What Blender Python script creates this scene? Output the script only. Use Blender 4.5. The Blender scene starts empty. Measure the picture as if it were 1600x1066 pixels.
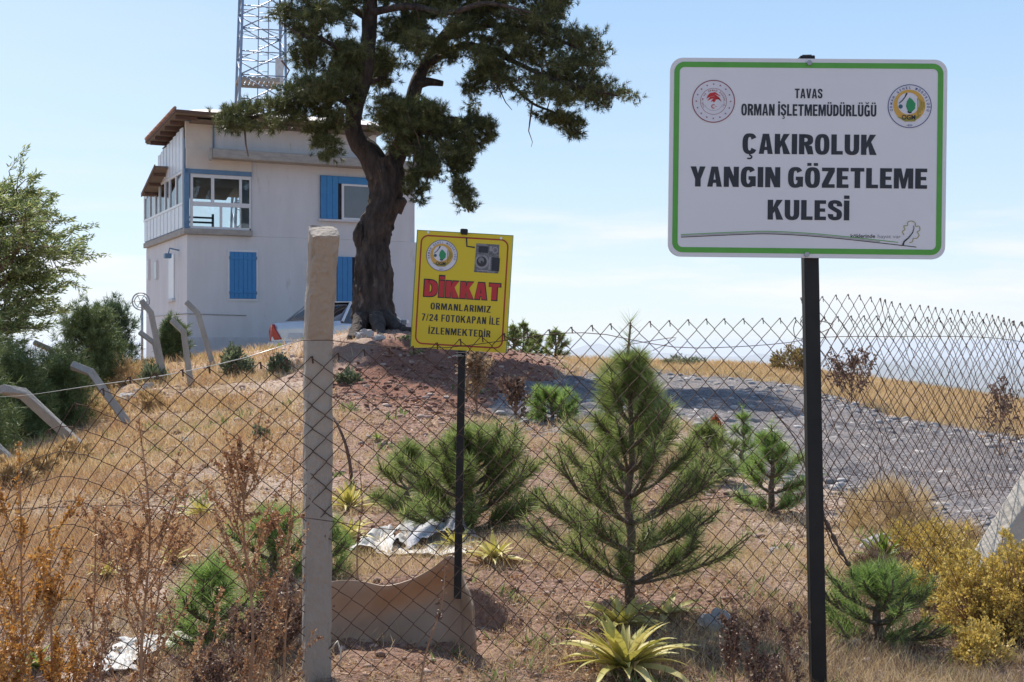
import bpy, math, random
import numpy as np
from mathutils import Vector, Matrix

SC = bpy.context.scene
COL = SC.collection
R = math.radians
F_PX = 2000.0           # focal length in pixels of the 1600 px wide photograph
CX, CY = 800.0, 533.0   # the camera looks level, so the horizon runs at half height

# ---------------------------------------------------------------- camera
cam_data = bpy.data.cameras.new('camera')
cam = bpy.data.objects.new('camera', cam_data)
COL.objects.link(cam)
cam.location = (0, 0, 0)
cam.rotation_euler = (R(90), 0, 0)
cam_data.sensor_width = 36.0
cam_data.lens = 36.0 * F_PX / 1600.0
cam_data.clip_start = 0.05
cam_data.clip_end = 200000
SC.camera = cam

# ---------------------------------------------------------------- sky, sun, exposure
SUN_AZ, SUN_EL = -24.0, 50.0       # degrees: azimuth measured from +Y towards +X
SKY_STRENGTH, SUN_STRENGTH, EXPOSURE = 0.15, 5.0, 0.50
world = bpy.data.worlds.new('World')
SC.world = world
world.use_nodes = True
wn, wl = world.node_tree.nodes, world.node_tree.links
wn.clear()
w_out = wn.new('ShaderNodeOutputWorld')
w_bg = wn.new('ShaderNodeBackground'); w_bg.inputs[1].default_value = SKY_STRENGTH
w_sky = wn.new('ShaderNodeTexSky'); w_sky.sky_type = 'NISHITA'; w_sky.sun_disc = False
w_sky.sun_elevation = R(SUN_EL); w_sky.sun_rotation = R(SUN_AZ)
w_sky.altitude = 1300; w_sky.air_density = 1.0; w_sky.dust_density = 0.5; w_sky.ozone_density = 1.5
w_tc = wn.new('ShaderNodeTexCoord')
w_map = wn.new('ShaderNodeMapping'); w_map.inputs['Scale'].default_value = (2.2, 2.2, 15.0)
w_map.inputs['Location'].default_value = (0.35, 0.2, 0.1)
w_noise = wn.new('ShaderNodeTexNoise'); w_noise.inputs['Scale'].default_value = 1.6
w_noise.inputs['Detail'].default_value = 9; w_noise.inputs['Roughness'].default_value = 0.58
w_ramp = wn.new('ShaderNodeMapRange'); w_ramp.inputs[1].default_value = 0.47; w_ramp.inputs[2].default_value = 0.66
w_sep = wn.new('ShaderNodeSeparateXYZ')
w_band = wn.new('ShaderNodeValToRGB')          # how much cloud there is by height above the horizon
cr = w_band.color_ramp
cr.elements[0].position = 0.0; cr.elements[0].color = (0.25,)*3 + (1,)
cr.elements[1].position = 0.40; cr.elements[1].color = (0.02,)*3 + (1,)
for p_, v_ in ((0.02, 0.55), (0.05, 0.9), (0.09, 0.85), (0.105, 0.25), (0.16, 0.06)):
    e_ = cr.elements.new(p_); e_.color = (v_,)*3 + (1,)
w_mul = wn.new('ShaderNodeMath'); w_mul.operation = 'MULTIPLY'
w_mix = wn.new('ShaderNodeMix'); w_mix.data_type = 'RGBA'
w_mix.inputs[7].default_value = (4.9, 4.8, 5.0, 1)
# milky summer air: paler towards the horizon and towards the sun
w_pale = wn.new('ShaderNodeValToRGB'); pr_ = w_pale.color_ramp        # how much milky air by height
pr_.elements[0].position = 0.0; pr_.elements[0].color = (.88,)*3+(1,)
pr_.elements[1].position = 0.95; pr_.elements[1].color = (.0,)*3+(1,)
for p_, v_ in ((0.30, .82), (0.5, .45)):
    e_ = pr_.elements.new(p_); e_.color = (v_,)*3+(1,)
w_air = wn.new('ShaderNodeValToRGB'); ar_ = w_air.color_ramp           # its colour by height
ar_.elements[0].position = 0.0; ar_.elements[0].color = (.70, .79, .88, 1)
ar_.elements[1].position = 0.7; ar_.elements[1].color = (.26, .44, .74, 1)
for p_, c_ in ((0.06, (.66, .78, .90)), (0.14, (.54, .71, .90)), (0.27, (.38, .58, .84))):
    e_ = ar_.elements.new(p_); e_.color = c_+(1,)
w_asc = wn.new('ShaderNodeMix'); w_asc.data_type = 'RGBA'; w_asc.blend_type = 'MULTIPLY'; w_asc.inputs[0].default_value = 1; w_asc.inputs[7].default_value = (5.0, 5.0, 5.0, 1)
w_sun = wn.new('ShaderNodeMix'); w_sun.data_type = 'RGBA'; w_sun.inputs[7].default_value = (3.4, 4.1, 4.7, 1)
w_dot = wn.new('ShaderNodeVectorMath'); w_dot.operation = 'DOT_PRODUCT'
w_dot.inputs[1].default_value = (math.sin(R(SUN_AZ-12)), math.cos(R(SUN_AZ-12)), 0.0)
w_side = wn.new('ShaderNodeMapRange'); w_side.inputs[1].default_value = .80; w_side.inputs[2].default_value = 1.0; w_side.inputs[3].default_value = .0; w_side.inputs[4].default_value = .85
w_pm = wn.new('ShaderNodeMix'); w_pm.data_type = 'RGBA'; w_pm.inputs[7].default_value = (3.35, 4.0, 4.85, 1)
wl.new(w_tc.outputs['Generated'], w_dot.inputs[0]); wl.new(w_dot.outputs['Value'], w_side.inputs[0])
wl.new(w_air.outputs[0], w_asc.inputs[6]); wl.new(w_side.outputs[0], w_sun.inputs[0]); wl.new(w_asc.outputs[2], w_sun.inputs[6])
wl.new(w_pale.outputs[0], w_pm.inputs[0]); wl.new(w_sky.outputs[0], w_pm.inputs[6]); wl.new(w_sun.outputs[2], w_pm.inputs[7])
wl.new(w_tc.outputs['Generated'], w_map.inputs['Vector'])
wl.new(w_map.outputs[0], w_noise.inputs['Vector'])
wl.new(w_noise.outputs['Fac'], w_ramp.inputs[0])
wl.new(w_tc.outputs['Generated'], w_sep.inputs[0])
wl.new(w_sep.outputs[2], w_band.inputs[0])
wl.new(w_ramp.outputs[0], w_mul.inputs[0]); wl.new(w_band.outputs[0], w_mul.inputs[1])
wl.new(w_mul.outputs[0], w_mix.inputs[0]); wl.new(w_pm.outputs[2], w_mix.inputs[6])
wl.new(w_sep.outputs[2], w_pale.inputs[0]); wl.new(w_sep.outputs[2], w_air.inputs[0])
wl.new(w_mix.outputs[2], w_bg.inputs[0]); wl.new(w_bg.outputs[0], w_out.inputs[0])

sun_data = bpy.data.lights.new('sun', 'SUN')
sun_data.energy = SUN_STRENGTH; sun_data.angle = R(0.53); sun_data.color = (1.0, 0.94, 0.85)
sun = bpy.data.objects.new('sun', sun_data); COL.objects.link(sun)
TO_SUN = Vector((math.sin(R(SUN_AZ))*math.cos(R(SUN_EL)), math.cos(R(SUN_AZ))*math.cos(R(SUN_EL)), math.sin(R(SUN_EL))))
sun.rotation_euler = TO_SUN.to_track_quat('Z', 'Y').to_euler()
sun.location = (-20, 30, 60)

SC.view_settings.view_transform = 'Standard'; SC.view_settings.look = 'None'
SC.view_settings.exposure = EXPOSURE; SC.view_settings.gamma = 1
SC.cycles.use_denoising = True
SC.cycles.max_bounces = 6; SC.cycles.diffuse_bounces = 3; SC.cycles.glossy_bounces = 3
SC.cycles.transparent_max_bounces = 12; SC.cycles.transmission_bounces = 4; SC.cycles.volume_bounces = 0
SC.cycles.sample_clamp_indirect = 6

# ---------------------------------------------------------------- helpers
def rng(s): return np.random.default_rng(s)

def put(o, parent=None):
    COL.objects.link(o)
    if parent is not None: o.parent = parent
    return o

def tag(o, label=None, cat=None, group=None, kind=None):
    if label: o['label'] = label
    if cat: o['category'] = cat
    if group: o['group'] = group
    if kind: o['kind'] = kind
    return o

def empty(name, loc, label=None, cat=None, group=None, rot=(0, 0, 0)):
    o = bpy.data.objects.new(name, None); o.empty_display_size = 0.1
    o.location = loc; o.rotation_euler = rot
    COL.objects.link(o)
    return tag(o, label, cat, group)

def np_obj(name, V, F, mats, parent=None, smooth=False, midx=None):
    """V (n,3), F (m,k) uniform faces"""
    V = np.asarray(V, dtype=np.float32); F = np.asarray(F, dtype=np.int32)
    me = bpy.data.meshes.new(name)
    n, k = F.shape
    me.vertices.add(len(V)); me.vertices.foreach_set('co', V.ravel())
    me.loops.add(n*k); me.loops.foreach_set('vertex_index', F.ravel())
    me.polygons.add(n); me.polygons.foreach_set('loop_start', np.arange(0, n*k, k, dtype=np.int32))
    me.polygons.foreach_set('loop_total', np.full(n, k, dtype=np.int32))
    if smooth: me.polygons.foreach_set('use_smooth', np.ones(n, dtype=bool))
    for m in (mats if isinstance(mats, (list, tuple)) else [mats]): me.materials.append(m)
    if midx is not None: me.polygons.foreach_set('material_index', np.asarray(midx, dtype=np.int32))
    me.update(calc_edges=True)
    o = bpy.data.objects.new(name, me)
    return put(o, parent)

class MB:
    def __init__(s): s.v = []; s.f = []; s.m = []; s.sm = []; s.cur = 0
    def poly(s, pts, smooth=False):
        b = len(s.v); s.v += [tuple(p) for p in pts]; s.f.append(tuple(range(b, b+len(pts)))); s.m.append(s.cur); s.sm.append(smooth)
    def box(s, c, size, M=None):
        c = Vector(c); hx, hy, hz = size[0]/2, size[1]/2, size[2]/2
        P = [Vector((x, y, z)) for x in (-hx, hx) for y in (-hy, hy) for z in (-hz, hz)]
        P = [(M @ p if M else p) + c for p in P]
        b = len(s.v); s.v += [tuple(p) for p in P]
        for f in ((0, 1, 3, 2), (4, 6, 7, 5), (0, 4, 5, 1), (2, 3, 7, 6), (0, 2, 6, 4), (1, 5, 7, 3)):
            s.f.append(tuple(b+i for i in f)); s.m.append(s.cur); s.sm.append(False)
        return s
    def bb(s, x0, x1, y0, y1, z0, z1):
        return s.box(((x0+x1)/2, (y0+y1)/2, (z0+z1)/2), (abs(x1-x0), abs(y1-y0), abs(z1-z0)))
    def tube(s, pts, rad, n=6, cap=True, smooth=True, jitter=0, rs=None, squash=None):
        pts = [Vector(p) for p in pts]
        if not hasattr(rad, '__len__'): rad = [rad]*len(pts)
        rs = rs or random.Random(1)
        b = len(s.v); up = None
        for i, p in enumerate(pts):
            d = (pts[min(i+1, len(pts)-1)] - pts[max(i-1, 0)])
            d = d.normalized() if d.length > 1e-9 else Vector((0, 0, 1))
            if up is None:
                a = Vector((0, 0, 1)) if abs(d.z) < .9 else Vector((0, 1, 0))
                up = (a - d*a.dot(d)).normalized()
            else:
                up = (up - d*up.dot(d)); up = up.normalized() if up.length > 1e-6 else d.orthogonal().normalized()
            w = d.cross(up)
            for k in range(n):
                t = 2*math.pi*k/n
                r = rad[i]*(1 + (rs.uniform(-jitter, jitter) if jitter else 0))
                s.v.append(tuple(p + up*math.cos(t)*r + w*math.sin(t)*r))
        for i in range(len(pts)-1):
            for k in range(n):
                k2 = (k+1) % n
                s.f.append((b+i*n+k, b+i*n+k2, b+(i+1)*n+k2, b+(i+1)*n+k)); s.m.append(s.cur); s.sm.append(smooth)
        if cap:
            s.f.append(tuple(b+k for k in reversed(range(n)))); s.m.append(s.cur); s.sm.append(False)
            e = b+(len(pts)-1)*n
            s.f.append(tuple(e+k for k in range(n))); s.m.append(s.cur); s.sm.append(False)
        return s
    def bar(s, a, b_, w, h=None):
        """rectangular bar from a to b"""
        a, b_ = Vector(a), Vector(b_); d = b_-a; L = d.length
        q = d.to_track_quat('X', 'Z').to_matrix()
        return s.box((a+b_)/2, (L, w, h or w), q)
    def prism(s, poly, fr, t0, t1):
        """poly: 2D points; fr(a, b, t) -> point; extruded from t0 to t1"""
        A = [fr(a, b, t0) for a, b in poly]; B = [fr(a, b, t1) for a, b in poly]
        n = len(poly); b = len(s.v); s.v += [tuple(p) for p in A+B]
        s.f.append(tuple(b+i for i in reversed(range(n)))); s.f.append(tuple(b+n+i for i in range(n))); s.m += [s.cur]*2; s.sm += [False]*2
        for i in range(n):
            j = (i+1) % n
            s.f.append((b+i, b+j, b+n+j, b+n+i)); s.m.append(s.cur); s.sm.append(False)
        return s
    def build(s, name, mats, parent=None, bevel=0, M=None):
        me = bpy.data.meshes.new(name)
        me.from_pydata(s.v, [], s.f)
        for m in (mats if isinstance(mats, (list, tuple)) else [mats]): me.materials.append(m)
        me.polygons.foreach_set('material_index', s.m)
        me.polygons.foreach_set('use_smooth', s.sm)
        me.update()
        o = bpy.data.objects.new(name, me)
        if bevel:
            md = o.modifiers.new('bevel', 'BEVEL'); md.width = bevel; md.segments = 2; md.limit_method = 'ANGLE'
        return put(o, parent)

def recenter(o, p):
    """move an object's origin to p without moving its mesh"""
    p = Vector(p); o.data.transform(Matrix.Translation(-p)); o.location = p
    return o

# ---------------------------------------------------------------- noise in numpy
def _h(ix, iy, iz, seed):
    n = (ix.astype(np.int64)*374761393 + iy.astype(np.int64)*668265263 + iz.astype(np.int64)*2147483647 + seed*1274126177) & 0xffffffff
    n = ((n ^ (n >> 13))*1274126177) & 0xffffffff
    n = (n ^ (n >> 16)) & 0xffffff
    return n/float(0xffffff)
def vnoise(x, y, z=0.0, seed=0):
    x, y, z = np.broadcast_arrays(np.asarray(x, float), np.asarray(y, float), np.asarray(z, float))
    ix, iy, iz = np.floor(x), np.floor(y), np.floor(z)
    fx, fy, fz = x-ix, y-iy, z-iz
    fx, fy, fz = fx*fx*(3-2*fx), fy*fy*(3-2*fy), fz*fz*(3-2*fz)
    r = 0
    for dx in (0, 1):
        for dy in (0, 1):
            for dz in (0, 1):
                w = (fx if dx else 1-fx)*(fy if dy else 1-fy)*(fz if dz else 1-fz)
                r = r + w*_h(ix+dx, iy+dy, iz+dz, seed)
    return r*2-1
def fbm(x, y, z=0.0, oct=4, seed=0):
    r, a = 0, 1.0
    for i in range(oct):
        r = r + a*vnoise(np.asarray(x)*2**i, np.asarray(y)*2**i, np.asarray(z)*2**i, seed+i); a *= .5
    return r

# ---------------------------------------------------------------- the lie of the land
GU = np.array([-900, -300, 0, 200, 400, 600, 800, 1000, 1200, 1400, 1600, 1900, 2500], float)
GY = np.array([4, 5, 6.5, 8, 10, 13, 17, 22, 25, 29, 35, 45], float)
GV = np.array([
 [1150, 1030, 930, 870, 830, 800, 790, 785, 780, 775, 770, 765],
 [1140, 1020, 915, 855, 800, 770, 755, 745, 742, 735, 730, 730],
 [1130, 1005, 900, 832, 770, 715, 680, 660, 655, 650, 648, 665],
 [1122, 998, 889, 820, 750, 690, 638, 592, 576, 578, 575, 600],
 [1115, 988, 880, 810, 740, 675, 615, 568, 549, 566, 560, 585],
 [1112, 975, 868, 800, 735, 668, 603, 530, 517, 567, 558, 572],
 [1105, 962, 855, 792, 734, 678, 632, 562, 548, 556, 562, 590],
 [1110, 966, 856, 790, 728, 670, 634, 606, 592, 576, 568, 590],
 [1120, 984, 870, 800, 740, 685, 641, 608, 596, 584, 575, 598],
 [1125, 990, 885, 818, 763, 710, 670, 638, 625, 610, 601, 620],
 [1130, 1000, 900, 838, 785, 735, 695, 662, 648, 637, 632, 650],
 [1140, 1015, 920, 865, 815, 770, 735, 702, 690, 677, 668, 680],
 [1150, 1030, 940, 890, 850, 810, 780, 760, 750, 740, 730, 740]], float)
GZ = -(GV - CY)/F_PX*GY[None, :]
def _cr(p0, p1, p2, p3, t):
    # monotone-ish cubic
    m1, m2 = (p2-p0)*.5, (p3-p1)*.5
    t2, t3 = t*t, t*t*t
    return (2*t3-3*t2+1)*p1 + (t3-2*t2+t)*m1 + (-2*t3+3*t2)*p2 + (t3-t2)*m2
def G0(x, y):
    x = np.asarray(x, float); y = np.asarray(y, float)
    yy = np.clip(y, 4.0, 44.99)
    u = np.clip(CX + F_PX*x/np.maximum(yy, 1), GU[0], GU[-1]-.01)
    i = np.clip(np.searchsorted(GU, u, side='right')-1, 0, len(GU)-2); fu = (u-GU[i])/(GU[i+1]-GU[i])
    j = np.clip(np.searchsorted(GY, yy, side='right')-1, 0, len(GY)-2)
    fy = (np.log(yy)-np.log(GY[j]))/(np.log(GY[j+1])-np.log(GY[j]))
    fu = np.clip(fu, 0, 1)
    def row(a):
        a = np.clip(a, 0, len(GU)-1)
        g = lambda b: GZ[a, np.clip(b, 0, len(GY)-1)]
        return _cr(g(j-1), g(j), g(j+1), g(j+2), fy)
    z = _cr(row(i-1), row(i), row(i+1), row(i+2), fu)
    near = np.clip((4.0-y)/4.0, 0, 1)
    z = z - near*0.42
    r = np.hypot(x, y)
    far = np.maximum(y-45, 0) + np.maximum(np.abs(x)-30, 0)*1.0 + np.maximum(-y-6, 0)
    z = z - 0.35*far*np.clip(far/40, 0, 1)
    return z
def G(x, y):
    x = np.asarray(x, float); y = np.asarray(y, float)
    z = np.where(np.hypot(x, y) < 2500, G0(x, y), -800.0)
    z = np.maximum(z, -760.0)
    z = z + .035*fbm(x*1.3, y*1.3, oct=3, seed=5) + .018*fbm(x*5, y*5, oct=3, seed=9)
    md = np.clip(1-np.hypot((x+1.2)/4.5, (y-20.5)/4.5), 0, 1)
    z = z + md*(.20*np.abs(fbm(x*1.6, y*1.6, oct=4, seed=55))-.05)
    # earth banked up behind the tan sheet
    z = z + .17*np.clip((y-4.92)/.05, 0, 1)*np.exp(-(np.maximum(y-5.02, 0)/.38)**2)*np.exp(-((x+.36)/.34)**4)
    far = np.clip((np.hypot(x, y)-150)/1500, 0, 1)
    return z + far*70*fbm(x/1400, y/1400, oct=4, seed=33)
def gz(x, y): return float(G(x, y))
def hit(u, v, y0=2.0, y1=44.0):
    """the ground point that the photograph shows at pixel (u, v)"""
    Y = np.exp(np.linspace(math.log(y0), math.log(y1), 900))
    X = (u-CX)/F_PX*Y
    Z = G(X, Y); vv = CY - F_PX*Z/Y
    k = np.argmax(vv <= v)
    if vv[k] > v: k = int(np.argmin(vv))
    return Vector((X[k], Y[k], Z[k]))
def at(u, v, Y): return Vector(((u-CX)/F_PX*Y, Y, -(v-CY)/F_PX*Y))
def on(u, Y, dz=0.0):
    x = (u-CX)/F_PX*Y
    return Vector((x, Y, gz(x, Y)+dz))
def uv_of(x, y, z): return CX+F_PX*x/y, CY-F_PX*z/y

def inpoly(u, v, poly):
    u = np.asarray(u, float); v = np.asarray(v, float); r = np.zeros(u.shape, bool)
    P = poly; n = len(P)
    for i in range(n):
        x1, y1 = P[i]; x2, y2 = P[(i+1) % n]
        c = ((y1 > v) != (y2 > v)) & (u < (x2-x1)*(v-y1)/((y2-y1) or 1e-9)+x1)
        r ^= c
    return r
def sdpoly(u, v, poly):
    u = np.asarray(u, float); v = np.asarray(v, float); d = np.full(u.shape, 1e9)
    n = len(poly)
    for i in range(n):
        x1, y1 = poly[i]; x2, y2 = poly[(i+1) % n]
        ex, ey = x2-x1, y2-y1; L = ex*ex+ey*ey
        t = np.clip(((u-x1)*ex+(v-y1)*ey)/L, 0, 1)
        d = np.minimum(d, np.hypot(u-x1-t*ex, v-y1-t*ey))
    return np.where(inpoly(u, v, poly), d, -d)

# ---------------------------------------------------------------- materials
MATS = {}
def nmat(name):
    m = bpy.data.materials.new(name); m.use_nodes = True
    nt = m.node_tree; nt.nodes.clear()
    o = nt.nodes.new('ShaderNodeOutputMaterial')
    return m, nt.nodes, nt.links, o
def ramp(n, stops):
    r = n.new('ShaderNodeValToRGB'); e = r.color_ramp.elements
    e[0].position, e[0].color = stops[0][0], tuple(stops[0][1])+(1,)
    e[1].position, e[1].color = stops[-1][0], tuple(stops[-1][1])+(1,)
    for p, c in stops[1:-1]:
        q = e.new(p); q.color = tuple(c)+(1,)
    return r
def surf(name, c1, c2=None, rough=.7, metal=0, scale=8, bump=0, bscale=None, detail=6, spec=.4, stops=None, stretch=None, c3=None, spots=None, bdist=.02):
    """a plain weathered surface: two colours mixed by noise, a fine bump"""
    if name in MATS: return MATS[name]
    m, n, l, o = nmat(name)
    b = n.new('ShaderNodeBsdfPrincipled'); l.new(b.outputs[0], o.inputs[0])
    tc = n.new('ShaderNodeTexCoord'); mp = n.new('ShaderNodeMapping'); l.new(tc.outputs['Object'], mp.inputs[0])
    if stretch: mp.inputs['Scale'].default_value = stretch
    t = n.new('ShaderNodeTexNoise'); t.inputs['Scale'].default_value = scale; t.inputs['Detail'].default_value = detail
    t.inputs['Roughness'].default_value = .62
    l.new(mp.outputs[0], t.inputs['Vector'])
    c2 = c2 or tuple(x*.8 for x in c1)
    r = ramp(n, stops or [(.32, c1), (.68, c2)])
    l.new(t.outputs['Fac'], r.inputs[0])
    col = r.outputs[0]
    if spots:
        sc_, lo, c_ = spots
        t3 = n.new('ShaderNodeTexNoise'); t3.inputs['Scale'].default_value = sc_; t3.inputs['Detail'].default_value = 8; t3.inputs['Roughness'].default_value = .7
        l.new(mp.outputs[0], t3.inputs['Vector'])
        mr = n.new('ShaderNodeMapRange'); mr.inputs[1].default_value = lo; mr.inputs[2].default_value = lo+.08
        l.new(t3.outputs['Fac'], mr.inputs[0])
        mx = n.new('ShaderNodeMix'); mx.data_type = 'RGBA'; mx.inputs[7].default_value = tuple(c_)+(1,)
        l.new(mr.outputs[0], mx.inputs[0]); l.new(col, mx.inputs[6]); col = mx.outputs[2]
    l.new(col, b.inputs['Base Color'])
    b.inputs['Roughness'].default_value = rough; b.inputs['Metallic'].default_value = metal
    b.inputs['Specular IOR Level'].default_value = spec
    if bump:
        t2 = n.new('ShaderNodeTexNoise'); t2.inputs['Scale'].default_value = bscale or scale*5; t2.inputs['Detail'].default_value = 8
        l.new(mp.outputs[0], t2.inputs['Vector'])
        bp = n.new('ShaderNodeBump'); bp.inputs['Strength'].default_value = bump; bp.inputs['Distance'].default_value = bdist
        l.new(t2.outputs['Fac'], bp.inputs['Height']); l.new(bp.outputs[0], b.inputs['Normal'])
    MATS[name] = m
    return m
def leafmat(name, stops, trans=.3, tcol=None, rough=.55, nscale=3.0, nmix=.35):
    """foliage: colour by leaf and by clump, some light through it"""
    if name in MATS: return MATS[name]
    m, n, l, o = nmat(name)
    g = n.new('ShaderNodeNewGeometry'); tc = n.new('ShaderNodeTexCoord')
    t = n.new('ShaderNodeTexNoise'); t.inputs['Scale'].default_value = nscale; t.inputs['Detail'].default_value = 3
    l.new(tc.outputs['Object'], t.inputs['Vector'])
    mx = n.new('ShaderNodeMix'); mx.data_type = 'FLOAT'; mx.inputs[0].default_value = nmix
    l.new(g.outputs['Random Per Island'], mx.inputs[2]); l.new(t.outputs['Fac'], mx.inputs[3])
    r = ramp(n, stops); l.new(mx.outputs[0], r.inputs[0])
    b = n.new('ShaderNodeBsdfPrincipled'); b.inputs['Roughness'].default_value = rough; b.inputs['Specular IOR Level'].default_value = .35
    l.new(r.outputs[0], b.inputs['Base Color'])
    tr = n.new('ShaderNodeBsdfTranslucent')
    hs = n.new('ShaderNodeHueSaturation'); hs.inputs['Saturation'].default_value = 1.1; hs.inputs['Value'].default_value = 1.3
    l.new(r.outputs[0], hs.inputs['Color']); l.new(hs.outputs[0], tr.inputs[0])
    ms = n.new('ShaderNodeMixShader'); ms.inputs[0].default_value = trans
    l.new(b.outputs[0], ms.inputs[1]); l.new(tr.outputs[0], ms.inputs[2]); l.new(ms.outputs[0], o.inputs[0])
    MATS[name] = m
    return m

# ---------------------------------------------------------------- foliage builders (numpy)
def unit(a): return a/np.maximum(np.linalg.norm(a, axis=-1, keepdims=True), 1e-9)
def needles(P, D, L, W, rs):
    """one thin triangle per needle"""
    n = len(P); side = unit(np.cross(D, rs.normal(size=(n, 3))))
    L = np.broadcast_to(L, (n,))[:, None]; W = np.broadcast_to(W, (n,))[:, None]
    V = np.empty((n, 3, 3)); V[:, 0] = P-side*W/2; V[:, 1] = P+side*W/2; V[:, 2] = P+D*L
    return V.reshape(-1, 3), np.arange(n*3).reshape(n, 3)
def leaves(P, D, L, W, rs, droop=.25, shape=.45):
    """diamond leaf of two triangles folded along its rib"""
    n = len(P); side = unit(np.cross(D, rs.normal(size=(n, 3)))); up = np.cross(side, D)
    L = np.broadcast_to(L, (n,))[:, None]; W = np.broadcast_to(W, (n,))[:, None]
    mid = P+D*L*shape
    V = np.empty((n, 4, 3)); V[:, 0] = P; V[:, 1] = mid+side*W/2+up*W*.2; V[:, 2] = P+D*L-up*L*droop*.3; V[:, 3] = mid-side*W/2+up*W*.2
    F = np.arange(n*4).reshape(n, 4)
    F = np.concatenate([F[:, [0, 1, 2]], F[:, [0, 2, 3]]])
    return V.reshape(-1, 3), F
def blades(P, D, L, W, rs, bend=.5):
    """grass blade: quad and tip triangle, as 3 triangles"""
    n = len(P); a = rs.uniform(0, 2*np.pi, n)
    h = np.stack([np.cos(a), np.sin(a), np.zeros(n)], 1); side = unit(np.cross(D, h))
    L = np.broadcast_to(L, (n,))[:, None]; W = np.broadcast_to(W, (n,))[:, None]
    b = bend*rs.uniform(.3, 1.2, (n, 1))
    m = P+D*L*.55+h*L*.12*b; t = P+D*L*(1-.2*b)+h*L*.55*b
    V = np.empty((n, 5, 3)); V[:, 0] = P-side*W/2; V[:, 1] = P+side*W/2; V[:, 2] = m+side*W*.38; V[:, 3] = m-side*W*.38; V[:, 4] = t
    i = np.arange(n)[:, None]*5
    F = np.concatenate([i+[[0, 1, 2]], i+[[0, 2, 3]], i+[[3, 2, 4]]])
    return V.reshape(-1, 3), F
def join(parts):
    Vs, Fs, b = [], [], 0
    for V, F in parts:
        if not len(V): continue
        Vs.append(V); Fs.append(F+b); b += len(V)
    return np.concatenate(Vs), np.concatenate(Fs)
def rdir(rs, n): return unit(rs.normal(size=(n, 3)))
def shoots(A, B, n_per, L, W, rs, fwd=.6, t0=0.0):
    """bottle-brush needles around shoots from A to B"""
    m = len(A); t = rs.uniform(t0, 1, (m, n_per, 1)); ax = unit(B-A)[:, None, :]
    P = A[:, None, :]*(1-t)+B[:, None, :]*t
    q = rs.normal(size=(m, n_per, 3)); q = unit(q-ax*np.sum(q*ax, -1, keepdims=True))
    f = fwd+.5*t**4
    D = unit(q+ax*f*1.2)
    P = P.reshape(-1, 3); D = D.reshape(-1, 3)
    return needles(P, D, L*rs.uniform(.75, 1.1, len(P)), W, rs)
# ================================================================ the ground
ROAD = [(775, 640), (800, 612), (840, 600), (890, 592), (960, 583), (1030, 584), (1130, 592), (1240, 603), (1330, 628), (1400, 652), (1600, 688), (1900, 742), (2500, 830),
        (2500, 1000), (1900, 930), (1600, 868), (1530, 835), (1465, 850), (1440, 800), (1330, 775), (1230, 760), (1150, 720), (1080, 668), (1000, 650), (900, 662), (820, 664), (785, 655)]
MOUND = [(560, 560), (590, 520), (640, 515), (720, 525), (800, 540), (860, 560), (900, 585), (850, 610), (780, 640), (700, 650), (560, 640), (500, 600)]
RED = [(420, 620), (520, 560), (800, 560), (1000, 660), (1200, 800), (1290, 1000), (1290, 1200), (500, 1200), (560, 900), (470, 720)]
def road_sd(x, y, z):
    u, v = uv_of(x, np.maximum(y, .5), z)
    s = sdpoly(u, v, ROAD)
    return np.where(y < 4, -99, s)/F_PX*np.maximum(y, .5)*2.5
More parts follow.
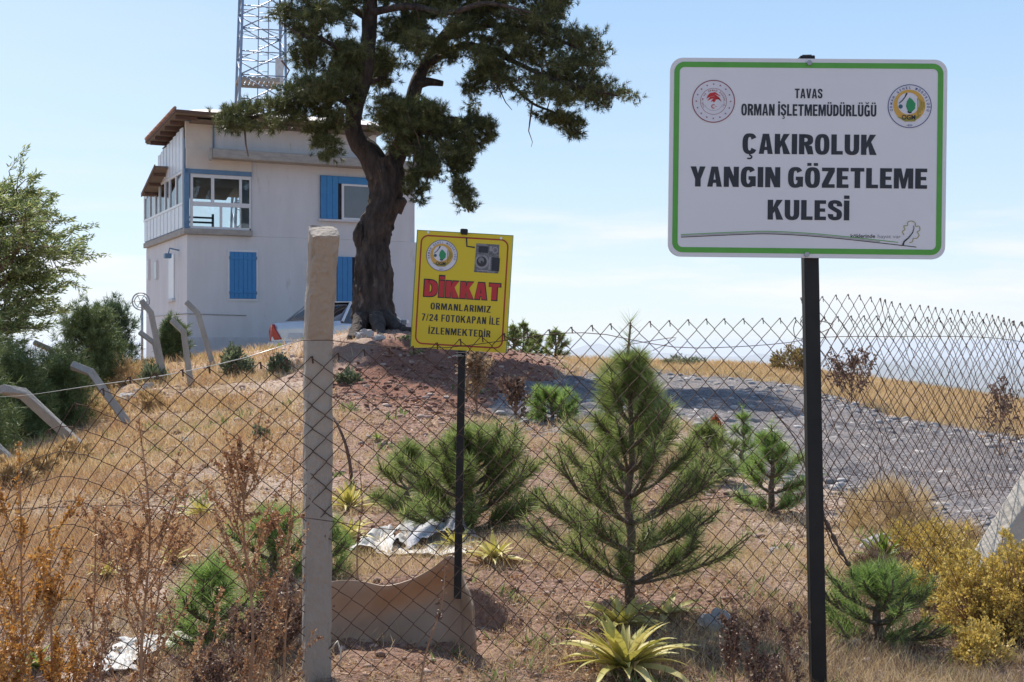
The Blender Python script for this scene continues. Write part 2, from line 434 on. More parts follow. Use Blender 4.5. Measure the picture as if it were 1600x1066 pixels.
def ground_material():
    m, n, l, o = nmat('ground_soil')
    b = n.new('ShaderNodeBsdfPrincipled'); l.new(b.outputs[0], o.inputs[0]); b.inputs['Roughness'].default_value = .95; b.inputs['Specular IOR Level'].default_value = .15
    tc = n.new('ShaderNodeTexCoord'); at_ = n.new('ShaderNodeVertexColor'); at_.layer_name = 'soil'
    sp = n.new('ShaderNodeSeparateColor'); l.new(at_.outputs[0], sp.inputs[0])
    def noise(s, d=6, r=.6):
        t = n.new('ShaderNodeTexNoise'); t.inputs['Scale'].default_value = s; t.inputs['Detail'].default_value = d; t.inputs['Roughness'].default_value = r
        l.new(tc.outputs['Object'], t.inputs['Vector']); return t.outputs['Fac']
    def mix(f, a, c):
        x = n.new('ShaderNodeMix'); x.data_type = 'RGBA'
        l.new(f, x.inputs[0])
        for s, i in ((a, 6), (c, 7)):
            if isinstance(s, tuple): x.inputs[i].default_value = s+(1,)
            else: l.new(s, x.inputs[i])
        return x.outputs[2]
    def rng_(f, lo, hi):
        x = n.new('ShaderNodeMapRange'); x.inputs[1].default_value = lo; x.inputs[2].default_value = hi; l.new(f, x.inputs[0]); return x.outputs[0]
    fine = noise(55, 8, .72); mid = noise(7, 8, .65); big = noise(1.1, 7, .68)
    soil = ramp(n, [(.28, (.20, .135, .10)), (.45, (.43, .32, .25)), (.58, (.56, .445, .355)), (.75, (.64, .54, .45))]); l.new(fine, soil.inputs[0])
    red = ramp(n, [(.3, (.10, .042, .03)), (.5, (.25, .118, .08)), (.7, (.38, .215, .155))]); l.new(fine, red.inputs[0])
    gold = ramp(n, [(.3, (.17, .105, .06)), (.5, (.36, .235, .13)), (.72, (.48, .34, .20))]); l.new(fine, gold.inputs[0])
    far = ramp(n, [(.35, (.07, .09, .06)), (.5, (.13, .12, .09)), (.65, (.20, .17, .12))]); l.new(noise(.004, 8), far.inputs[0])
    c = mix(rng_(mid, .42, .62), soil.outputs[0], mix(rng_(big, .44, .56), (.36, .25, .19), (.49, .37, .285)))
    c = mix(sp.outputs[0], c, red.outputs[0])
    c = mix(sp.outputs[1], c, gold.outputs[0])
    c = mix(sp.outputs[2], c, far.outputs[0])
    l.new(c, b.inputs['Base Color'])
    vo = n.new('ShaderNodeTexVoronoi'); vo.inputs['Scale'].default_value = 38; l.new(tc.outputs['Object'], vo.inputs['Vector'])
    ad = n.new('ShaderNodeMath'); ad.operation = 'MULTIPLY_ADD'; ad.inputs[1].default_value = -.55; l.new(vo.outputs['Distance'], ad.inputs[0]); l.new(noise(30, 10, .75), ad.inputs[2])
    bp = n.new('ShaderNodeBump'); bp.inputs['Strength'].default_value = .8; bp.inputs['Distance'].default_value = .035
    l.new(ad.outputs[0], bp.inputs['Height']); l.new(bp.outputs[0], b.inputs['Normal'])
    return m
def gravel_material():
    m, n, l, o = nmat('gravel_grey')
    b = n.new('ShaderNodeBsdfPrincipled'); l.new(b.outputs[0], o.inputs[0]); b.inputs['Roughness'].default_value = .9; b.inputs['Specular IOR Level'].default_value = .2
    tc = n.new('ShaderNodeTexCoord')
    vo = n.new('ShaderNodeTexVoronoi'); vo.inputs['Scale'].default_value = 42; l.new(tc.outputs['Object'], vo.inputs['Vector'])
    no = n.new('ShaderNodeTexNoise'); no.inputs['Scale'].default_value = 2.2; no.inputs['Detail'].default_value = 9; no.inputs['Roughness'].default_value = .7; l.new(tc.outputs['Object'], no.inputs['Vector'])
    r = ramp(n, [(0, (.10, .093, .094)), (.5, (.17, .16, .162)), (1, (.29, .27, .265))]); l.new(vo.outputs['Color'], r.inputs[0])
    r2 = ramp(n, [(.35, (.62, .60, .62)), (.5, (1, .97, .96)), (.68, (1.25, 1.1, 1.0))]); l.new(no.outputs['Fac'], r2.inputs[0])
    mx = n.new('ShaderNodeMix'); mx.data_type = 'RGBA'; mx.blend_type = 'MULTIPLY'; mx.inputs[0].default_value = 1
    l.new(r.outputs[0], mx.inputs[6]); l.new(r2.outputs[0], mx.inputs[7]); l.new(mx.outputs[2], b.inputs['Base Color'])
    bp = n.new('ShaderNodeBump'); bp.inputs['Strength'].default_value = .8; bp.inputs['Distance'].default_value = .02
    ad = n.new('ShaderNodeMath'); ad.operation = 'MULTIPLY_ADD'; ad.inputs[1].default_value = -1; l.new(vo.outputs['Distance'], ad.inputs[0]); l.new(no.outputs['Fac'], ad.inputs[2])
    l.new(ad.outputs[0], bp.inputs['Height']); l.new(bp.outputs[0], b.inputs['Normal'])
    return m
def build_ground():
    th = np.concatenate([np.linspace(-180, -40, 50)[:-1], np.linspace(-40, 40, 640), np.linspace(40, 180, 50)[1:]])
    rr = np.concatenate([np.exp(np.linspace(math.log(.5), math.log(3), 24))[:-1], np.exp(np.linspace(math.log(3), math.log(48), 380)),
                         np.exp(np.linspace(math.log(48), math.log(60000), 90))[1:]])
    T, Rr = np.meshgrid(np.radians(th), rr)
    X, Y = np.sin(T)*Rr, np.cos(T)*Rr
    Z = G(X, Y)
    rocky = fbm(X*9, Y*9, oct=3, seed=71)
    Z = Z+np.where((Rr < 60), .012*rocky, 0)
    # keep the ground just under the gravel sheet
    nr, nt = X.shape
    V = np.stack([X, Y, Z], -1).reshape(-1, 3)
    V = np.concatenate([V, [[0, 0, gz(0, 0)]]])
    i = np.arange(nr-1)[:, None]*nt+np.arange(nt-1)[None, :]
    i = i.ravel(); F = np.stack([i, i+1, i+nt+1, i+nt], 1)
    k = np.arange(nt-1); c = len(V)-1
    F = np.concatenate([F, np.stack([np.full(nt-1, c), k+1, k, k], 1)])
    me_faces = [tuple(f) if f[2] != f[3] else tuple(f[:3]) for f in F.tolist()]
    me = bpy.data.meshes.new('ground'); me.from_pydata(V.tolist(), [], me_faces)
    me.materials.append(ground_material())
    me.polygons.foreach_set('use_smooth', np.ones(len(me.polygons), bool))
    u, v = uv_of(V[:, 0], np.maximum(V[:, 1], .3), V[:, 2])
    nz = fbm(V[:, 0]*1.1, V[:, 1]*1.1, oct=4, seed=3)
    red = np.clip(.5+(sdpoly(u, v, MOUND)/40), 0, 1)
    red = np.maximum(red, np.clip(.35+sdpoly(u, v, RED)/200+nz*.5, 0, .62))
    gold = np.clip((470-u)/250, 0, .85)*np.clip((930-v)/200, 0, 1)+np.clip((u-880)/150, 0, 1)*np.clip((660-v+(u-1200)*.12)/20, 0, 1)*(V[:, 1] > 12)
    gold = np.clip(gold*.8+nz*.7*(gold > .02), 0, 1)*(red < .7)
    far = np.clip((np.hypot(V[:, 0], V[:, 1])-60)/60, 0, 1)
    ca = me.color_attributes.new('soil', 'FLOAT_COLOR', 'POINT')
    ca.data.foreach_set('color', np.stack([red, gold, far, np.ones(len(V))], 1).astype(np.float32).ravel())
    me.update(); g = put(bpy.data.objects.new('ground', me)); g['kind'] = 'structure'
    # gravel road: its own sheet, thinning out to nothing at its edges
    uu = np.linspace(560, 2400, 460); yy = np.exp(np.linspace(math.log(5.5), math.log(38), 330))
    U, Yg = np.meshgrid(uu, yy); Xg = (U-CX)/F_PX*Yg; Zg = G(Xg, Yg)
    sd = road_sd(Xg, Yg, Zg)+.22*fbm(Xg*1.6, Yg*1.6, oct=4, seed=21)
    Zr = Zg+.035*np.clip(sd/.5, -1.3, 1)+.010*fbm(Xg*11, Yg*11, oct=3, seed=31)+.01
    nt = len(uu); ok = (sd > -.5)
    V = np.stack([Xg, Yg, Zr], -1).reshape(-1, 3)
    i = (np.arange(len(yy)-1)[:, None]*nt+np.arange(nt-1)[None, :])
    keep = (ok[:-1, :-1] | ok[1:, 1:]).ravel(); i = i.ravel()[keep]
    rd = np_obj('gravel_road', V, np.stack([i, i+1, i+nt+1, i+nt], 1), gravel_material(), smooth=True); rd['kind'] = 'structure'
build_ground()

def hill(name, y, x0, x1, base, prof, seed, amp):
    """a long distant ridge standing on the plain"""
    m = surf('far_hillside', (.055, .075, .05), (.13, .12, .09), rough=1, scale=.0012, detail=8)
    xs = np.linspace(x0, x1, 160); ts = np.linspace(0, 1, 22)
    X, T = np.meshgrid(xs, ts)
    top = np.interp(xs, [p[0] for p in prof], [p[1] for p in prof])[None, :]
    wid = (y*.16)
    h = np.maximum(top-base+amp*fbm(X/y*22, T*0, oct=5, seed=seed), 5)
    Yy = y+(T-.5)*2*wid
    s = np.sin(np.pi*T)**1.2
    Z = base-60+h*s*(1+.25*fbm(X/y*30, T*5, oct=4, seed=seed+3)*(s < .97))
    nt = len(xs); i = (np.arange(len(ts)-1)[:, None]*nt+np.arange(nt-1)[None, :]).ravel()
    o = np_obj(name, np.stack([X, Yy, Z], -1).reshape(-1, 3), np.stack([i, i+1, i+nt+1, i+nt], 1), m, smooth=True); o['kind'] = 'structure'
def hv(v, y): return -(v-CY)/F_PX*y
def hx(u, y): return (u-CX)/F_PX*y
for (y, amp, seed, pr, HD) in (
    (38000, 40, 1, [(-900, 524), (0, 518), (120, 523), (300, 530), (800, 535), (930, 526), (1100, 534), (1400, 545), (1700, 550), (2500, 545)], 17),
    (24000, 35, 7, [(-900, 545), (0, 532), (90, 526), (200, 545), (700, 560), (850, 548), (980, 543), (1050, 552), (1240, 562), (1330, 552), (1600, 572), (2500, 580)], 14),
    (13000, 40, 12, [(-900, 560), (0, 556), (200, 565), (900, 572), (1200, 576), (1300, 566), (1450, 580), (1600, 592), (2500, 600)], 4)):
    hill('distant_hills', y, hx(-900, y), hx(2500, y), -800, [(hx(a, y), hv(b+HD, y)) for a, b in pr], seed, amp)

# ================================================================ the lookout building
def build_building():
    Y0 = 32.0; P0 = at(292, 545, Y0); P0.z = 0
    ang = math.radians(26)
    root = empty('lookout_building', (P0.x, P0.y, -.9), 'white two storey lookout building with glazed corner balcony and blue shutters', 'building', rot=(0, 0, ang))
    GZ0 = .9      # local z = world z + GZ0
    W, D = 6.2, 5.6
    wall = surf('white_render', (.66, .655, .68), (.59, .585, .60), rough=.9, scale=2.2, bump=.25, bscale=60, stretch=(1, 1, .22), spots=(3.2, .60, (.51, .49, .47)))
    conc = surf('weathered_concrete_ledge', (.42, .40, .37), (.30, .285, .27), rough=.95, scale=5, bump=.5, bscale=40, stretch=(1, 1, 3))
    blue = surf('blue_shutter_paint', (.035, .20, .46), (.045, .23, .50), rough=.45, scale=6, bump=.05, bscale=30)
    white = surf('white_pvc', (.70, .71, .73), (.64, .65, .68), rough=.35, scale=9)
    beige = surf('warm_render', (.66, .60, .54), (.58, .52, .47), rough=.9, scale=3, bump=.2, bscale=40)
    panel = surf('white_cladding', (.74, .77, .80), (.62, .67, .72), rough=.4, scale=5)
    wood = surf('soffit_wood', (.20, .165, .14), (.13, .105, .09), rough=.8, scale=6, stretch=(1, 6, 1))
    tile = surf('roof_metal_white', (.75, .72, .70), (.60, .52, .47), rough=.6, scale=6)
    rust = surf('roof_edge_red', (.15, .085, .065), (.10, .06, .05), rough=.8, scale=9)
    steel = surf('blue_grey_steel', (.10, .20, .33), (.13, .24, .38), rough=.5, scale=8)
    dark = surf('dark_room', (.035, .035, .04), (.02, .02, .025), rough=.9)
    m, n, l, o = nmat('window_glass')
    gl = n.new('ShaderNodeBsdfGlossy'); gl.inputs['Roughness'].default_value = .02; gl.inputs[0].default_value = (.9, .95, 1, 1)
    tr = n.new('ShaderNodeBsdfTransparent'); tr.inputs[0].default_value = (.82, .88, .90, 1)
    fr = n.new('ShaderNodeFresnel'); fr.inputs[0].default_value = 1.6; ms = n.new('ShaderNodeMixShader')
    l.new(fr.outputs[0], ms.inputs[0]); l.new(tr.outputs[0], ms.inputs[1]); l.new(gl.outputs[0], ms.inputs[2]); l.new(ms.outputs[0], o.inputs[0])
    glass = m; MATS['window_glass'] = glass
    def zz(v): return -(v-CY)/62.5+GZ0
    zf, zs, zl, zw, zb, zt = zz(366), zz(357), zz(320), zz(271), zz(264), zz(247)
    BX = 1.62                # balcony width along the front
    # walls: lower storey, upper storey right of the balcony, back parts. local x along the front, y to the back
    b = MB()
    th = .22
    b.bb(0, W, 0, th, 0, zf)                       # front lower
    b.bb(0, th, th, D, 0, zf)                      # left lower
    b.bb(W-th, W, th, D, 0, zt)                    # right
    b.bb(th, W-th, D-th, D, 0, zf-.001); b.bb(BX+1.3, W-th, D-th, D, zf, zt)      # back
    b.bb(BX, W-th, 0, th, zf, zt)                  # front upper
    b.bb(BX, BX+th, th, 1.0, zf, zt); b.bb(BX+1.1, BX+1.3, 1.0, D, zf, zt)           # balcony's inner wall
    b.bb(th, W-th, th, D-th, zf-.18, zf-.02)       # upper floor slab
    b.build('wall', wall, root, bevel=.012)
    # windows cut visually: recessed frames stand in shallow reveals proud of the wall face
    def fx(u, y=0.0):  # local x of photo column u on the front face
        k = (u-CX)/F_PX; c, s = math.cos(ang), math.sin(ang)
        # P0 + x*(c,s) + y*(-s,c)
        return (k*(P0.y+y*c)-P0.x+y*s)/(c-k*s)
    def fzz(u, v):
        x = fx(u); return -(v-CY)/F_PX*(P0.y+x*math.sin(ang))+GZ0
    sh = MB(); x0, x1 = fx(358.5), fx(400); z0, z1 = fzz(379, 467), fzz(379, 394)
    sh.bb(x0, x1, -.030, -.004, z0, z1)
    for k in range(6):
        a_ = x0+(x1-x0)*k/6; sh.bb(a_+.004, a_+(x1-x0)/6-.004, -.045, -.0302, z0+.004, z1-.004)
    for zz_ in (z0+.14, z1-.20): sh.bb(x0+.02, (x0+x1)/2-.01, -.058, -.0452, zz_, zz_+.06); sh.bb((x0+x1)/2+.01, x1-.02, -.058, -.0452, zz_, zz_+.06)
    s1 = sh.build('shutter', blue, root, bevel=.006); s1['label'] = 'closed blue shutter of the lower left window'
    tr_ = MB()
    for a, c_, e, f_ in ((x0-.05, x1+.05, z1+.002, z1+.05), (x0-.05, x1+.05, z0-.05, z0-.002), (x0-.05, x0-.002, z0, z1), (x1+.002, x1+.05, z0, z1)):
        tr_.bb(a, c_, -.03, -.002, e, f_)
    tr_.build('window_frame', white, root)
    hg = MB()
    for zz_ in (z0+.15, z1-.15):
        for xx in (x0-.005, x1+.005): hg.bb(xx-.012, xx+.012, -.056, -.046, zz_-.04, zz_+.04)
    hg.build('hinge', steel, s1)
    def win(u0, u1, v0, v1, ub, name, top=.0):
        """opening window with its left leaf covered by a blue shutter; ub = where the glass starts"""
        xa, xb, xm = fx(u0), fx(u1), fx(ub); um = (u0+u1)/2; za, zb_ = fzz(um, v1), fzz(um, v0)
        w = MB().bb(xa, xb, -.035, -.002, za, zb_).build('window', dark, root)
        s = MB(); s.bb(xa, xm-.12, -.06, -.037, za, zb_); w_ = (xm-.12-xa)/3
        for k in range(3): s.bb(xa+k*w_+.004, xa+(k+1)*w_-.004, -.072, -.0602, za+.004, zb_-.004)
        if top: s.bb(xm-.12+.003, xb, -.07, -.037, zb_-top, zb_)
        sob = s.build('shutter', blue, w, bevel=.006); sob['label'] = name
        f = MB(); zt_ = zb_-top-.003
        f.bb(xm-.02, xm+.04, -.066, -.037, za, zt_); f.bb(xm+.042, xb, -.066, -.037, zt_-.05, zt_); f.bb(xm+.042, xb, -.066, -.037, za, za+.05)
        f.build('frame', white, w)
        MB().bb(xm+.04, xb, -.05, -.046, za+.05, zt_-.05).build('pane', glassgrey, w)
        MB().bb(xa-.06, xb+.06, -.10, -.002, za-.06, za-.004).build('sill', wall, w, bevel=.005)
    glassgrey = surf('reflecting_pane', (.05, .075, .10), (.07, .09, .12), rough=.06, spec=.9, scale=3)
    win(500, 595, 277, 344, 534, 'blue shutter and lintel board of the upper window', top=.19)
    win(526, 575, 402, 471, 556, 'blue shutter of the lower window beside the trunk')
    # ledge slab over the upper storey
    L = MB(); xl = fx(326); L.bb(xl, W+.06, -.45, D+.1, zz(247.5), zz(233))
    L.bb(xl-.08, xl-.003, -.45, -.33, zz(252), zz(233))
    L.build('ledge_slab', conc, root, bevel=.02)
    # balcony: floor edge, lintel, beige band, columns
    MB().bb(-.10, BX+.02, -.12, D-.1, zf, zs).build('balcony_floor', conc, root, bevel=.01)
    q = MB(); q.bb(-.02, BX-.004, -.06, .12, zb+.004, zt+.25); q.build('lintel_band', beige, root)
    q = MB(); q.bb(-.06, BX, -.085, .10, zw, zb); q.bb(-.085, .05, -.085, .06, zs+.001, zb-.001); q.build('steel_frame', steel, root)
    # balcony windows on the front
    fz = MB(); Yf0, Yf1 = -.06, -.01
    X = lambda px: (px-410)/(785-410)*(BX-.09)+.075     # crop px to local x
    def vb(a, c_, z0_, z1_): fz.bb(X(a), X(c_), Yf0, Yf1, z0_, z1_)
    vb(410, 426, zs, zw); vb(537, 556, zl+.09, zw-.09); vb(712, 728, zl+.09, zw-.09); vb(776, 785, zs+.05, zw)
    vb(426, 776, zw-.088, zw-.002); vb(426, 776, zl-.02, zl+.088); vb(426, 776, zs+.002, zs+.06); vb(592, 606, zs+.062, zl-.022)
    fz.build('balcony_window_frame', white, root)
    for (a, c_, z0_, z1_) in ((426, 537, zl+.09, zw-.09), (556, 712, zl+.09, zw-.09), (728, 776, zl+.09, zw-.09), (426, 592, zs+.06, zl-.02), (606, 776, zs+.06, zl-.02)):
        MB().bb(X(a), X(c_), Yf0+.02, Yf0+.028, z0_, z1_).build('pane', glass, root)
    # room divider / curtain seen through the right pane
    MB().bb(X(728), X(774), .02, .05, zl+.1, zw-.1).build('curtain', surf('grey_curtain', (.30, .32, .36), (.2, .22, .26), rough=.9, scale=30, stretch=(1, .1, .05)), root)
    # left face: strip cladding below the sill, windows, cladding above
    zA = zl+.05; zB = zw+.05
    lf = MB(); nst = 11; DL = D-.25
    for k in range(nst):
        y0_ = .08+k*DL/nst; lf.bb(-.09, -.06, y0_+.035, y0_+DL/nst-.035, zs+.03, zA-.05)
    lf.build('cladding_strip', panel, root); lf = MB()
    for k in range(13):
        y0_ = .08+k*DL/13; top_ = zz(198)-.33*(y0_/3.2) if y0_ < 3.0 else zz(262)-.35*(y0_-3.2)/2.4
        lf.bb(-.09, -.06, y0_+.03, y0_+DL/13-.03, zB+.05, top_)
    lf.build('cladding_strip', panel, root)
    st = MB(); st.bb(-.062, -.03, .06, D-.12, zs+.002, zA-.06); st.bb(-.062, -.03, .06, 3.1, zB+.04, zz(215)); st.bb(-.062, -.03, 3.1, D-.12, zB+.04, zz(285)); st.build('cladding_backing', surf('cladding_groove_blue', (.22, .30, .42), (.18, .26, .38), rough=.6), root)
    fl = MB(); fl.bb(-.10, -.03, .06, D-.12, zA-.045, zA+.02); fl.bb(-.10, -.03, .06, D-.12, zB-.03, zB+.035)
    for yy_ in (.07, .85, 1.7, 2.3, 3.1, 3.7, 4.5, 5.35): fl.bb(-.10, -.03, yy_, yy_+.09, zA+.022, zB-.032)
    fl.build('side_window_frame', white, root)
    for (ya, yb, mt) in ((.16, .85, glassgrey), (.94, 1.7, glass), (1.79, 2.3, glassgrey), (2.39, 3.1, glass), (3.19, 3.7, glass), (3.79, 4.5, glassgrey), (4.59, 5.35, glass)):
        MB().bb(-.07, -.064, ya, yb, zA+.022, zB-.032).build('pane', mt, root)
    MB().bb(.0, .03, .2, D-.3, zB+.04, zz(290)).build('inner_lining', wood, root)
    MB().bb(.04, BX+1.1, .3, D-.3, zw+.05, zw+.09).build('ceiling', wood, root)
    # things inside the balcony seen through the panes
    it = MB()
    for k in range(4): it.bb(.35, 1.25, 2.6, 2.64, zs+.12+k*.13, zs+.17+k*.13)
    it.bb(.33, .38, 2.58, 2.66, zs, zl+.05); it.bb(1.22, 1.27, 2.58, 2.66, zs, zl+.05)
    it.build('railing', steel, root)
    # penthouse storey, shallower than the house
    def lyx(u, x):
        k = (u-CX)/F_PX; c, s = math.cos(ang), math.sin(ang)
        return (P0.x+x*c-k*P0.y-k*x*s)/(s+k*c)
    def zxy(v, x, y): return -(v-CY)/F_PX*(P0.y+x*math.sin(ang)+y*math.cos(ang))+GZ0
    DP = lyx(251, 0)
    ph = MB(); PW = fx(588); Rf = fx(333)
    ph.bb(Rf+.003, PW, -.02, .18, zz(233)+.002, zz(186)); ph.bb(PW-.18, PW, .18, DP, zz(233)+.002, zz(192)); ph.bb(.05, PW-.18, DP-.2, DP, zt+.002, zz(205))
    ph.build('penthouse_wall', wall, root, bevel=.01)
    MB().bb(-.03, Rf, -.03, .14, zt+.252, zz(187)).build('corner_panel', beige, root)
    sb = MB(); sb.bb(-.04, Rf+.02, -.06, -.032, zz(190), zz(183)); sb.bb(Rf-.02, Rf+.02, -.06, -.032, zz(233), zz(190)-.002); sb.build('steel_trim', steel, root)
    w2 = MB().bb(fx(521), fx(537), -.06, -.022, fzz(530, 197), fzz(530, 176)).build('window', surf('dim_blue_pane', (.05, .11, .22), (.04, .09, .2), rough=.2), root)
    MB().bb(fx(519), fx(521)-.002, -.07, -.022, fzz(530, 199), fzz(530, 172)).build('frame', white, w2)
    def slab(P, t, name, mat, par=None):
        mb = MB(); n = len(P)
        mb.v = [tuple(p) for p in P]+[(p[0], p[1], p[2]-t) for p in P]
        mb.f = [tuple(range(n)), tuple(range(2*n-1, n-1, -1))]+[(i, n+i, n+(i+1) % n, (i+1) % n) for i in range(n)]
        mb.m = [0]*len(mb.f); mb.sm = [False]*len(mb.f)
        return mb.build(name, mat, par or root)
    OX = -.42; yF = lyx(275, OX); yB = lyx(229, OX); zF = zxy(173, OX, yF); zB_ = zxy(222, OX, yB); XR = PW+.10
    yR = yF+1.3
    rf = slab([(OX, yF, zF), (XR, yF, zF-.02), (XR, yB, zB_), (OX, yB, zB_)], .05, 'roof', wood)
    tp = slab([(OX+.1, yF+.01, zF+.012), (XR, yF+.01, zF-.008), (XR-.1, yR, zF+.36), (OX+1.1, yR, zF+.33)], .03, 'roof_sheet', tile, rf)
    slab([(OX+1.1, yR+.003, zF+.33), (XR-.1, yR+.003, zF+.36), (XR, yB, zB_+.06), (OX, yB, zB_+.06), (OX, yF+.02, zF+.004)][::1], .02, 'roof_sheet', tile, rf)
    for k in range(6):
        t_ = (k+.35)/6; yy_ = yF+t_*(yB-yF); zc_ = zF+t_*(zB_-zF)
        MB().bb(OX+.03, .15, yy_, yy_+.07, zc_-.15, zc_-.062).build('rafter', rust, rf)
    slab([(OX-.03, yF-.02, zF+.05), (OX-.003, yF-.02, zF+.05), (OX-.003, yB+.03, zB_+.05), (OX-.03, yB+.03, zB_+.05)], .08, 'fascia', rust, rf)
    slab([(OX, yF-.03, zF+.03), (XR, yF-.03, zF+.01), (XR, yF-.003, zF+.01), (OX, yF-.003, zF+.03)], .065, 'fascia', rust, rf)
    slab([(OX, yB+.003, zB_+.03), (XR, yB+.003, zB_+.03), (XR, yB+.03, zB_+.03), (OX, yB+.03, zB_+.03)], .09, 'fascia', rust, rf)
    slab([(.05, DP+.05, zB_-.1), (XR-.3, DP+.05, zB_-.1), (XR-.3, yF+.25, zF-.12), (.05, yF+.25, zF-.12)], .02, 'ceiling', wood, rf)
    cv = MB()
    for k in range(7):
        t_ = k/7; cv.tube([(OX-.02, yF+t_*(yB-yF), zF+t_*(zB_-zF)+.07), (OX-.02, yF+(t_+.13)*(yB-yF), zF+(t_+.13)*(zB_-zF)+.075)], [.04, .05], 7)
    cv.build('ridge_tile', surf('terracotta_cap', (.42, .24, .17), (.30, .16, .11), rough=.85, scale=12), rf)
    # lower lean-to roof over the back part of the left face
    ya, yb = lyx(243, OX), lyx(222, OX); za_, zb2 = zxy(259, OX, ya), zxy(304, OX, yb)
    aw = slab([(OX, ya, za_), (1.9, ya, za_), (1.9, yb, zb2), (OX, yb, zb2)], .05, 'lean_to_roof', wood)
    slab([(OX-.03, ya, za_+.03), (OX-.003, ya, za_+.03), (OX-.003, yb, zb2+.03), (OX-.03, yb, zb2+.03)], .1, 'fascia', rust, aw)
    for k in range(3):
        t_ = (k+.5)/3; MB().bb(OX+.02, -.09, ya+t_*(yb-ya), ya+t_*(yb-ya)+.07, za_+t_*(zb2-za_)-.14, za_+t_*(zb2-za_)-.063).build('rafter', rust, aw)
    # small windows low on the left face
    def ly(u):
        k = (u-CX)/F_PX; c, s = math.cos(ang), math.sin(ang)
        return (P0.x-k*P0.y)/(s+k*c)
    def lz(u, v): return -(v-CY)/F_PX*(P0.y+ly(u)*math.cos(ang))+GZ0
    for (u0, u1, v0, v1, mt) in ((231, 234.5, 408, 437, glassgrey), (243, 247, 410, 436, glassgrey)):
        w = MB().bb(-.04, -.002, ly(u1), ly(u0), lz(u0, v1), lz(u0, v0)).build('window', mt, root)
        MB().bb(-.06, -.002, ly(u1)-.04, ly(u1)-.002, lz(u0, v1)-.03, lz(u0, v0)+.03).build('frame', wall, w)
    w = MB().bb(-.03, -.002, ly(273), ly(265), lz(268, 467), lz(268, 399)).build('window', white, root); w['label'] = 'tall white shuttered window on the side wall'
    MB().bb(-.09, -.002, ly(274), ly(264), lz(268, 472), lz(268, 468)).build('sill', wall, w)
    # lamp bracket under the balcony on the left face, cable round the wall
    br = MB(); br.tube([(-.01, .9, zf-.35), (-.25, .9, zf-.30), (-.28, .9, zf-.45)], .02, 6); br.box((-.3, .9, zf-.5), (.16, .22, .12)); br.build('floodlight', steel, root, bevel=.01)
    cb = MB(); zc = lz(290, 490)
    cb.tube([(-.012, D-.1, zc), (-.012, .0, zc-.01), (-.014, -.014, zc-.012), (1.5, -.014, zc-.04)], .011, 5)
    cb.build('cable', surf('grey_cable', (.35, .34, .33)), root)
    pl = MB(); pl.bb(-.03, W+.03, -.035, -.002, 0, fzz(350, 527)); pl.build('plinth', surf('plinth_paint', (.60, .60, .62), (.5, .5, .52), rough=.9, scale=3), root)
    return root
build_building()

def build_mast():
    Yb = 46.0; c = on(402, Yb); s_ = F_PX/Yb
    root = empty('lattice_mast', c, 'tall blue-grey steel lattice mast rising behind the lookout building', 'mast', rot=(0, 0, R(17)))
    steel = surf('mast_steel', (.20, .26, .36), (.27, .33, .43), rough=.45, metal=.3, scale=3)
    H = 20.0
    def half(z):   # half width
        zt_ = z/H; return 1.02*(1-.42*zt_)
    def cor(k, z):
        h = half(z); sx, sy = ((-1, -1), (1, -1), (1, 1), (-1, 1))[k % 4]
        return Vector((sx*h+.012*z, sy*h, z))
    for k in range(4): MB().tube([cor(k, 0), cor(k, H)], .05, 6).build('leg', steel, root)
    br = MB(); z = 0; i = 0
    while z < H-.5:
        dz = half(z)*1.05
        for k in range(4):
            br.tube([cor(k, z), cor(k+1, z)], .022, 4)
            a, b = (k, k+1) if (i+k) % 2 else (k+1, k)
            br.tube([cor(a, z), cor(b, z+dz)], .024, 4)
            br.tube([(cor(k, z)+cor(k+1, z))/2, (cor(k+1, z)+cor(k+2, z))/2], .014, 4)
        z += dz; i += 1
    br.build('bracing', steel, root)
    ld = MB()
    for sx in (-.18, .18): ld.tube([(sx+.05, -.2, 0), (sx+.3, -.15, H)], .018, 4)
    zz_ = 0
    while zz_ < H: ld.tube([(-.18+.05+.0125*zz_, -.2, zz_), (.18+.05+.0125*zz_, -.2, zz_)], .012, 4); zz_ += .3
    ld.build('ladder', steel, root)
    for zp in (-(128-CY)/s_-c.z,):
        h = half(zp)*.9; p = MB()
        for k in range(9): p.bb(-h+k*h*.23, -h+k*h*.23+.12, -h, h, zp, zp+.04)
        p.bb(-h, h, -h, -h+.05, zp-.1, zp-.003); p.bb(-h, h, h-.05, h, zp-.1, zp-.003)
        p.build('platform', surf('grating', (.35, .34, .32), (.28, .27, .25), rough=.7), root)
    an = MB(); an.box((.75, -.3, -(112-CY)/s_-c.z), (.28, .1, .9)); an.build('antenna', surf('antenna_white', (.7, .7, .7)), root)
build_mast()

